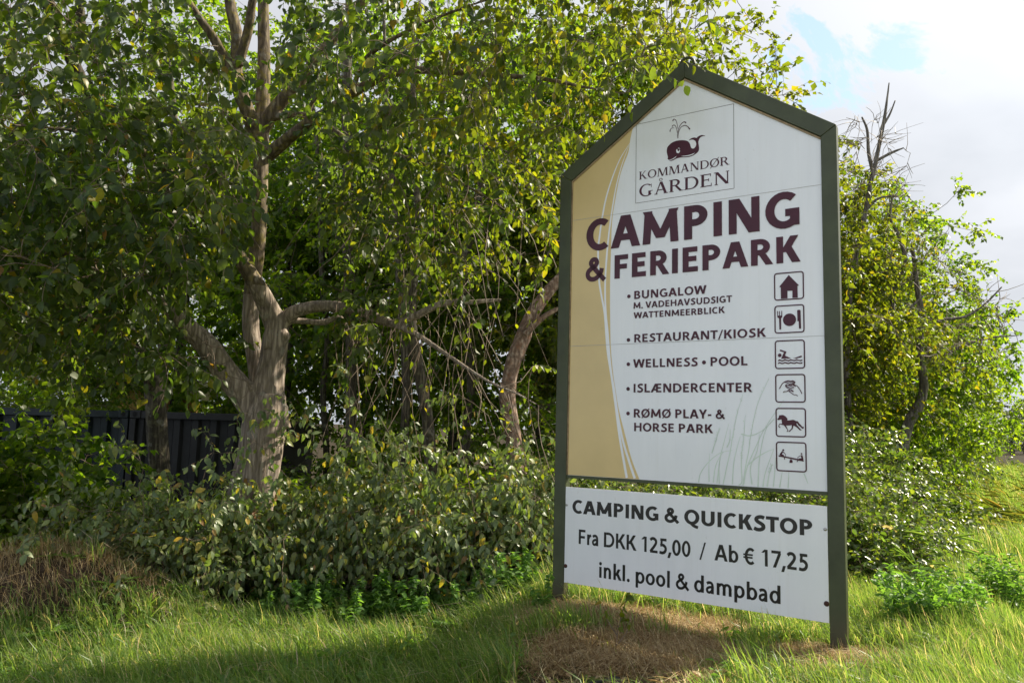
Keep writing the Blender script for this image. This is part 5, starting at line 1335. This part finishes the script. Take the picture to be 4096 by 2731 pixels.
# dry grass
N = 95000
X = rg.uniform(-.6, 3.4, N); Y = rg.uniform(4.5, 7.2, N)
d = drymask(X, Y); keep = (rg.uniform(size=N) < d * .9) & (rg.uniform(size=N) > soilmask(X, Y) * .93)
X, Y = X[keep], Y[keep]
mb = MB(); blades(mb, X, Y, rg.uniform(.05, .17, len(X)), rg.uniform(.003, .0065, len(X)), rg, (-.3, -.25), 1.7)
n = 26000; Xt = rg.uniform(-.4, 3.2, n); Yt = rg.uniform(4.6, 7.1, n); ok = rg.uniform(size=n) < drymask(Xt, Yt) * (1 - .7 * soilmask(Xt, Yt)); Xt, Yt = Xt[ok], Yt[ok]; n = len(Xt)   # flattened thatch
Pt = np.stack([Xt, Yt, terr(Xt, Yt) + rg.uniform(.005, .045, n)], 1); Dt = rg.normal(0, 1, (n, 3)); Dt[:, 2] *= .22
leaves(mb, Pt, Dt, np.tile([0, 0, 1.], (n, 1)) + rg.normal(0, .3, (n, 3)), rg.uniform(.07, .18, n), 4, .045, .25, rg)
n = 3000; Xr = rg.normal(-4.0, .65, n); Yr = rg.normal(6.95, .30, n)
blades(mb, Xr, Yr, rg.uniform(.08, .25, n), rg.uniform(.003, .006, n), rg, (0, -.3), 1.2)
tag(mb.build('dry_grass', M_straw), 'dead straw coloured grass around the feet of the sign', 'grass', kind='stuff')
# low herbs and fallen leaves
n = 15000; Xh = rg.uniform(-4.4, 4.2, n); Yh = rg.uniform(4.2, 7.4, n)
ok = (Yh < edge_y(Xh) + .1) & (fbm(Xh, Yh, 2.6, 4) > .05) & (soilmask(Xh, Yh) < .6) & (drymask(Xh, Yh) < .5); Xh, Yh = Xh[ok], Yh[ok]; n = len(Xh)
Ph = np.stack([Xh, Yh, terr(Xh, Yh) + rg.uniform(.03, .13, n)], 1); Dh = rg.normal(0, 1, (n, 3)); Dh[:, 2] = rg.uniform(-.1, .5, n)
mb = MB(); leaves(mb, Ph, Dh, np.tile([0, 0, 1.], (n, 1)) + rg.normal(0, .3, (n, 3)), rg.uniform(.018, .075, n), 6, .9, .4, rg)
tag(mb.build('lawn_herbs', M_weed), 'small broad leaved herbs growing in the lawn', 'herbs', kind='stuff')
n = 420; Xh = np.concatenate([rg.normal(.6, .8, 260), rg.normal(-1.5, 1.6, 160)]); Yh = np.concatenate([rg.normal(5.2, .4, 260), rg.normal(6.2, .35, 160)])
Ph = np.stack([Xh, Yh, terr(Xh, Yh) + rg.uniform(.008, .05, n)], 1); Dh = rg.normal(0, 1, (n, 3)); Dh[:, 2] *= .2
mb = MB(); leaves(mb, Ph, Dh, np.tile([0, 0, 1.], (n, 1)) + rg.normal(0, .4, (n, 3)), rg.uniform(.03, .07, n), 11, .9, .6, rg)
tag(mb.build('fallen_leaves', M_straw), 'dry fallen leaves lying on the soil and grass', 'leaves', kind='stuff')
# right hand verge: meadow grass and wind bent reeds
N = 130000
Y = 4.3 + 34 * rg.uniform(0, 1, N) ** 2.1; lo = .36 * Y + .2; hi = .80 * Y + 1.5
X = lo + (hi - lo) * rg.uniform(0, 1, N)
keep = (X > 2.4) & (X > .40 * Y - .2) & (rg.uniform(size=N) > drymask(X, Y)); X, Y = X[keep], Y[keep]
mb = MB(); sc_ = np.clip(Y / 7, .9, 4)
blades(mb, X, Y, rg.uniform(.08, .40, len(X)) * (1 + .5 * fbm(X, Y, 1.3)) * np.clip(.6 + Y / 20, .7, 1.5), rg.uniform(.004, .0075, len(X)) * sc_, rg, (-.30, -.05), .45)
tag(mb.build('verge_grass', M_grass), 'tall bright grass of the roadside verge right of the sign', 'grass', kind='stuff')
def reedset(N, y0, y1, x_of, seed, hmin, hmax):
    rg = rngs(seed); Y = y0 + (y1 - y0) * rg.uniform(0, 1, N) ** 1.6; X = x_of(Y, rg.uniform(0, 1, N))
    mb = MB(); H = rg.uniform(hmin, hmax, N) * (1 + .25 * fbm(X, Y, .9))
    P = np.stack([X, Y, terr(X, Y) - .03], 1)
    t = np.linspace(0, 1, 5)
    bend = rg.uniform(.15, .40, N)
    C = P[:, None] + np.stack([-bend[:, None] * t ** 1.7 * H[:, None], .05 * rg.normal(0, 1, (N, 1)) * t * H[:, None], t * H[:, None] * (1 - .12 * t)], -1)
    tubes(mb, C, np.linspace(.004, .0015, 5)[None] * np.clip(Y / 9, 1, 2.2)[:, None], 3)
    m_ = 8; tt = np.linspace(.25, .95, m_); x = tt * 4; i = np.minimum(x.astype(int), 3); f = (x - i)[None, :, None]
    LP = C[:, i] * (1 - f) + C[:, i + 1] * f
    LD = np.stack([np.full((N, m_), -.75), np.zeros((N, m_)), np.full((N, m_), .55)], -1) + rg.normal(0, .35, (N, m_, 3))
    LN = np.stack([np.full((N, m_), .5), np.full((N, m_), -.3), np.full((N, m_), .8)], -1) + rg.normal(0, .4, (N, m_, 3))
    LS = rg.uniform(.16, .36, (N, m_))
    leaves(mb, LP.reshape(-1, 3), LD.reshape(-1, 3), LN.reshape(-1, 3), LS.ravel(), 6, .055, .35, rg)
    return mb
mb = reedset(750, 12.5, 42, lambda Y, u: (.50 + .02 * (Y > 14)) * Y + 1.2 + u * (.35 * Y + 1.5), 910, .35, .75)
tag(mb.build('reeds', M_reed), 'wind bent yellow green reeds along the verge at the right edge', 'reeds', kind='stuff')
mb = reedset(7, 7.6, 9.5, lambda Y, u: .48 * Y + u * .22 * Y, 911, .5, .9)
tag(mb.build('young_reeds', M_grass), 'scattered green reed shoots in front of the bramble bank', 'reeds', kind='stuff')

# small plants, grown once and copied
def nettle(seed):
    root = thing('nettle', 'pale green toothed nettle plant at the foot of the elm shrubs', 'weed', (0, 0, 0), group='nettles along the shrub edge')
    rg = rngs(seed); mb = MB(); lf = MB(); st = []
    for k in range(7):
        a = rg.uniform(0, 6.28); r = rg.uniform(0, .13); h = rg.uniform(.22, .48)
        C = np.array([(r * math.cos(a), r * math.sin(a), 0), (r * 1.2 * math.cos(a), r * 1.2 * math.sin(a), h * .5), (r * 1.5 * math.cos(a) + rg.normal(0, .02), r * 1.5 * math.sin(a), h)])
        st.append(catmull(C, 3))
        P, D = [], []
        for z in np.linspace(.2, 1, 9):
            i = z * 6; p = st[-1][min(int(i), 5)] + (st[-1][min(int(i) + 1, 6)] - st[-1][min(int(i), 5)]) * (i - int(i) if i < 6 else 1); ang = rg.uniform(0, 6.28)
            for q_ in range(4 if z > .8 else 3):
                P.append(p); D.append((math.cos(ang + q_ * 1.9), math.sin(ang + q_ * 1.9), .1))
        P = np.array(P); D = np.array(D)
        leaves(lf, P, D + rg.normal(0, .2, D.shape), np.tile([0, 0, 1.], (len(P), 1)) + rg.normal(0, .25, D.shape), rg.uniform(.035, .075, len(P)), 6, .9, .35, rg)
    S = np.array(st); tubes(mb, S, np.full(S.shape[:2], .0025), 3)
    mb.build('stems', M_weed, root); lf.build('leaves', M_weed, root)
    return root
def rosette(name, label, seed, L, wd, n, group):
    root = thing(name, label, 'weed', (0, 0, 0), group=group)
    rg = rngs(seed); lf = MB(); a = np.arange(n) * 2.4 + rg.uniform(0, .5, n)
    D = np.stack([np.cos(a), np.sin(a), rg.uniform(.35, 1.3, n)], 1); N_ = np.stack([-np.cos(a) * .8, -np.sin(a) * .8, np.ones(n)], 1)
    leaves(lf, np.zeros((n, 3)), D, N_, rg.uniform(.6, 1.1, n) * L, 11, wd, .5, rg)
    lf.build('leaves', M_weed, root)
    return root
def parsley(seed):
    root = thing('cow_parsley', 'feathery fresh green cow parsley plant in the grass edge', 'weed', (0, 0, 0), group='cow parsley in the grass')
    rg = rngs(seed); mb = MB(); lf = MB()
    for k in range(11):
        a = rg.uniform(0, 6.28); d = np.array([math.cos(a), math.sin(a), 0]); L = rg.uniform(.11, .20)
        C = np.array([(0, 0, 0), d * L * .4 + [0, 0, L * .6], d * L + [0, 0, L * .72]]); C = catmull(C, 4); tubes(mb, C[None], np.full((1, len(C)), .002), 3)
        for i in range(3, len(C)):
            td = unit(C[i] - C[i - 1]); sd_ = np.cross(td, [0, 0, 1.])
            for s_ in (-1, 1):
                w = L * .42 * (1 - (i - 3) / 7)
                for u in np.linspace(.2, 1, 5):
                    p = C[i] + sd_ * s_ * w * u; ds = np.array([sd_ * s_ + td * q_ for q_ in (-.7, .3, 1.2)])
                    leaves(lf, np.tile(p, (3, 1)), ds, np.tile([0, 0, 1.], (3, 1)) + rg.normal(0, .3, (3, 3)), rg.uniform(.02, .045, 3), 4, .7, .3, rg)
    mb.build('stems', M_weed, root); lf.build('leaves', M_weed, root)
    return root
def mugwort(seed):
    root = thing('mugwort', 'grey green bushy mugwort plant right of the right post', 'weed', (0, 0, 0), group='mugwort right of the sign')
    rg = rngs(seed); mb = MB(); lf = MB()
    for k in range(9):
        a = rg.uniform(0, 6.28); r = rg.uniform(.05, .22); h = rg.uniform(.30, .62)
        C = catmull(np.array([(0, 0, 0), (r * .5 * math.cos(a), r * .5 * math.sin(a), h * .55), (r * math.cos(a) - .05, r * math.sin(a), h)]), 5); tubes(mb, C[None], np.linspace(.003, .0015, len(C))[None], 3)
        P = C[rg.integers(2, len(C), 46)] + rg.normal(0, .012, (46, 3)); D = rg.normal(0, 1, (46, 3)); D[:, 2] = np.abs(D[:, 2]) * .6
        leaves(lf, P, D, rg.normal(0, .5, (46, 3)) + [0, 0, 1], rg.uniform(.04, .085, 46), 6, .55, .3, rg)
    mb.build('stems', M_weed, root); lf.build('leaves', M_weed, root)
    return root
def scatter(proto, pts, seed, s=(.75, 1.2)):
    rg = rngs(seed)
    for k, (x, y) in enumerate(pts):
        loc = (x, y, float(terr(x, y)) - .01); sc_ = rg.uniform(*s)
        if k == 0: proto.location = loc; proto.rotation_euler.z = rg.uniform(0, 6.28); proto.scale = (sc_,) * 3
        else: dup(proto, loc, rg.uniform(0, 6.28), sc_, None, (rg.normal(0, .08), rg.normal(0, .08)))
def G(l): return [tuple((ground(*p) if p[0] > 1230 else ground(*p, -.27))[:2]) for p in l]
rg = rngs(31)
pts = [(rg.uniform(600, 780), rg.uniform(1395, 1440)) for _ in range(18)] + [(rg.uniform(780, 1240), rg.uniform(1402, 1452)) for _ in range(40)]
scatter(nettle(1), G(pts), 5, (.6, 1.15))
scatter(parsley(2), G([(510, 1400), (560, 1418), (450, 1412), (600, 1432), (700, 1440), (90, 1490), (130, 1505), (780, 1450), (860, 1452), (960, 1450), (1040, 1458), (380, 1440)]), 6)
scatter(rosette('dandelion', 'broad toothed dandelion rosette in the foreground grass', 3, .20, .42, 9, 'dandelions in the lawn'), G([(250, 1452), (420, 1470), (330, 1500), (480, 1440), (760, 1475), (820, 1520), (950, 1480), (1010, 1530), (1100, 1500), (150, 1440), (60, 1470), (660, 1455), (1150, 1470), (1750, 1500), (1830, 1510), (2000, 1540), (2150, 1530), (590, 1500), (560, 1530), (880, 1488), (690, 1490), (245, 1520), (350, 1405), (140, 1400), (1330, 1548)]), 7)
scatter(rosette('dock_plant', 'dock plant with upright broad leaves beside the bramble bank', 4, .30, .5, 7, 'dock plants by the bramble bank'), G([(2030, 1400), (1985, 1418), (200, 1382)]), 8)
scatter(mugwort(5), G([(2120, 1470), (2090, 1440), (2170, 1452), (2210, 1475), (2060, 1468), (2240, 1440), (2300, 1400), (2330, 1425), (2270, 1380)]), 9, (.7, 1.1))
# thin wilted stalk in the dirt, bare twig plant, plastic scrap, ground lamp, stone
def stalk(name, label, cat, base, curves, r, m, lfm=None, seed=1, part='stem'):
    root = thing(name, label, cat, tuple(base)); mb = MB()
    for c in curves: C = catmull(np.array(c, float), 5); tubes(mb, C[None], np.linspace(r, r * .5, len(C))[None], 4)
    mb.build(part, m, root)
    if lfm:
        rg = rngs(seed); lf = MB(); P = np.concatenate([catmull(np.array(c, float), 5)[6:] for c in curves]); P = P[rg.integers(0, len(P), 26)]
        leaves(lf, P, rg.normal(0, 1, (26, 3)) - [0, 0, .4], rg.normal(0, .5, (26, 3)) + [0, 0, 1], rg.uniform(.03, .06, 26), 6, .9, .3, rg); lf.build('leaves', lfm, root)
b = ground(1415, 1500); b[2] = terr(b[0], b[1])
stalk('wilted_weed', 'thin wilted weed with a few yellow leaves in the dirt before the price board', 'weed', b, [[(0, 0, 0), (.01, 0, .15), (.05, .02, .30), (.09, .0, .42)], [(.01, 0, .12), (-.06, 0, .22), (-.10, .02, .34)], [(0, 0, .05), (.08, 0, .16), (.10, .01, .26)]], .004, B_twig, M_elmy, 3)
b = ground(335, 1345); b[2] = terr(b[0], b[1])
stalk('dry_stalk', 'pale dry branching stalk beside the soil mound', 'weed', b, [[(0, 0, 0), (.03, 0, .14), (.10, 0, .26), (.22, .02, .34)], [(.02, 0, .10), (-.05, 0, .26), (-.13, 0, .40)], [(.03, 0, .14), (.04, 0, .30), (.03, 0, .46)], [(.10, 0, .26), (.12, .02, .36), (.16, 0, .44)], [(-.05, 0, .26), (-.05, 0, .36)]], .0045, B_twigp)
M_plastic = plain('black_plastic', (.014, .014, .015), .45, 0, .5, .3, 20, .3)
b = ground(1392, 1552); b[2] = terr(b[0], b[1]) + .01
mb = MB(); nx_ = 7; V = []
for i in range(nx_):
    for j in range(4):
        u = i / (nx_ - 1) - .5; v = j / 3 - .5
        V.append((u * .22 + .02 * v, v * .10, .045 + .03 * math.sin(u * 5) * (v + .5) - .05 * (u + .1) ** 2 * 3))
mb.add(V, [(i * 4 + j, (i + 1) * 4 + j, (i + 1) * 4 + j + 1, i * 4 + j + 1) for i in range(nx_ - 1) for j in range(3)])
o = mb.build('plastic_scrap', M_plastic); o.location = tuple(b); o.rotation_euler.z = -.25
s_ = o.modifiers.new('t', 'SOLIDIFY'); s_.thickness = .014
tag(o, 'torn black plastic scrap lying in the bare dirt', 'scrap')
b = ground(1878, 1437); b = at(1880, 1428, 7.0); b[2] = terr(b[0], b[1])
M_lampg = plain('grey_lamp_housing', (.22, .21, .20), .5, .3, .4, .15, 9)
lamp = thing('ground_floodlight', 'small grey floodlight on the grass behind the price board', 'lamp', tuple(ground(1878, 1442)))
mb = MB(); mb.box((-.09, -.05, .06), (.09, .05, .22)); bevel(mb.build('housing', M_lampg, lamp), .012)
mb = MB(); mb.box((-.075, .0505, .075), (.075, .056, .205)); mb.build('glass', M_shade_glass, lamp)
mb = MB(); mb.box((-.10, -.012, -.02), (-.0925, .012, .16)); mb.box((.0925, -.012, -.02), (.10, .012, .16)); mb.build('bracket', M_lampg, lamp)
M_stone = plain('pale_stone', (.42, .39, .34), .9, 0, .3, .25, 14, .4)
def stone(label, fx, fy, s, seed):
    b = ground(fx, fy); b[2] = terr(b[0], b[1])
    rg = rngs(seed); mb = MB(); k = 12; V = []
    for i, (r_, z) in enumerate(((.55, -.2), (.95, .05), (1.0, .35), (.75, .7), (.3, .85))):
        for a in np.linspace(0, 6.2832, k + 1)[:-1]: V.append((r_ * s[0] * math.cos(a) * rg.uniform(.85, 1.12), r_ * s[1] * math.sin(a) * rg.uniform(.85, 1.12), z * s[2] * rg.uniform(.9, 1.1)))
    mb.add(V, [(i * k + j, i * k + (j + 1) % k, (i + 1) * k + (j + 1) % k, (i + 1) * k + j) for i in range(4) for j in range(k)], [list(range(4 * k, 5 * k))])
    o = mb.build('stone', M_stone, None, True); o.location = tuple(b); tag(o, label, 'stone')
stone('flat pale stone lying in front of the right post', 1908, 1532, (.075, .05, .05), 1)
stone('small pale pebble left of the flat stone', 1886, 1520, (.035, .03, .03), 2)
M_clod = plain('brown_clod', (.085, .058, .042), .95, 0, .1, .3, 20, .5)
n = 420; Xh = rg.normal(.52, .36, n); Yh = rg.normal(4.9, .22, n); mb = MB()
for x_, y_, r_ in zip(Xh, Yh, rg.uniform(.004, .017, n)):
    U = rg.normal(0, 1, (8, 3)); c_ = np.array([x_, y_, terr(x_, y_)])
    mb.add(c_ + np.array([(sx2 * r_, sy2 * r_, sz2 * r_ * .7) for sx2 in (-1, 1) for sy2 in (-1, 1) for sz2 in (-1, 1)]) + U * r_ * .25, [(0, 1, 3, 2), (4, 6, 7, 5), (0, 4, 5, 1), (2, 3, 7, 6), (0, 2, 6, 4), (1, 5, 7, 3)])
tag(mb.build('soil_crumbs', M_clod), 'crumbs of soil and grit on the bare dirt', 'soil', kind='stuff')
for k, (fx, fy, lab) in enumerate([(1255, 1545, 'brown soil clod at the left of the bare dirt'), (1170, 1545, 'reddish clod in the grass left of the bare dirt'), (1345, 1562, 'soil clod left of the black plastic scrap')]):
    stone(lab, fx, fy, (.03, .028, .03), 10 + k); bpy.context.scene.objects[-1].data.materials.clear(); bpy.context.scene.objects[-1].data.materials.append(M_clod)
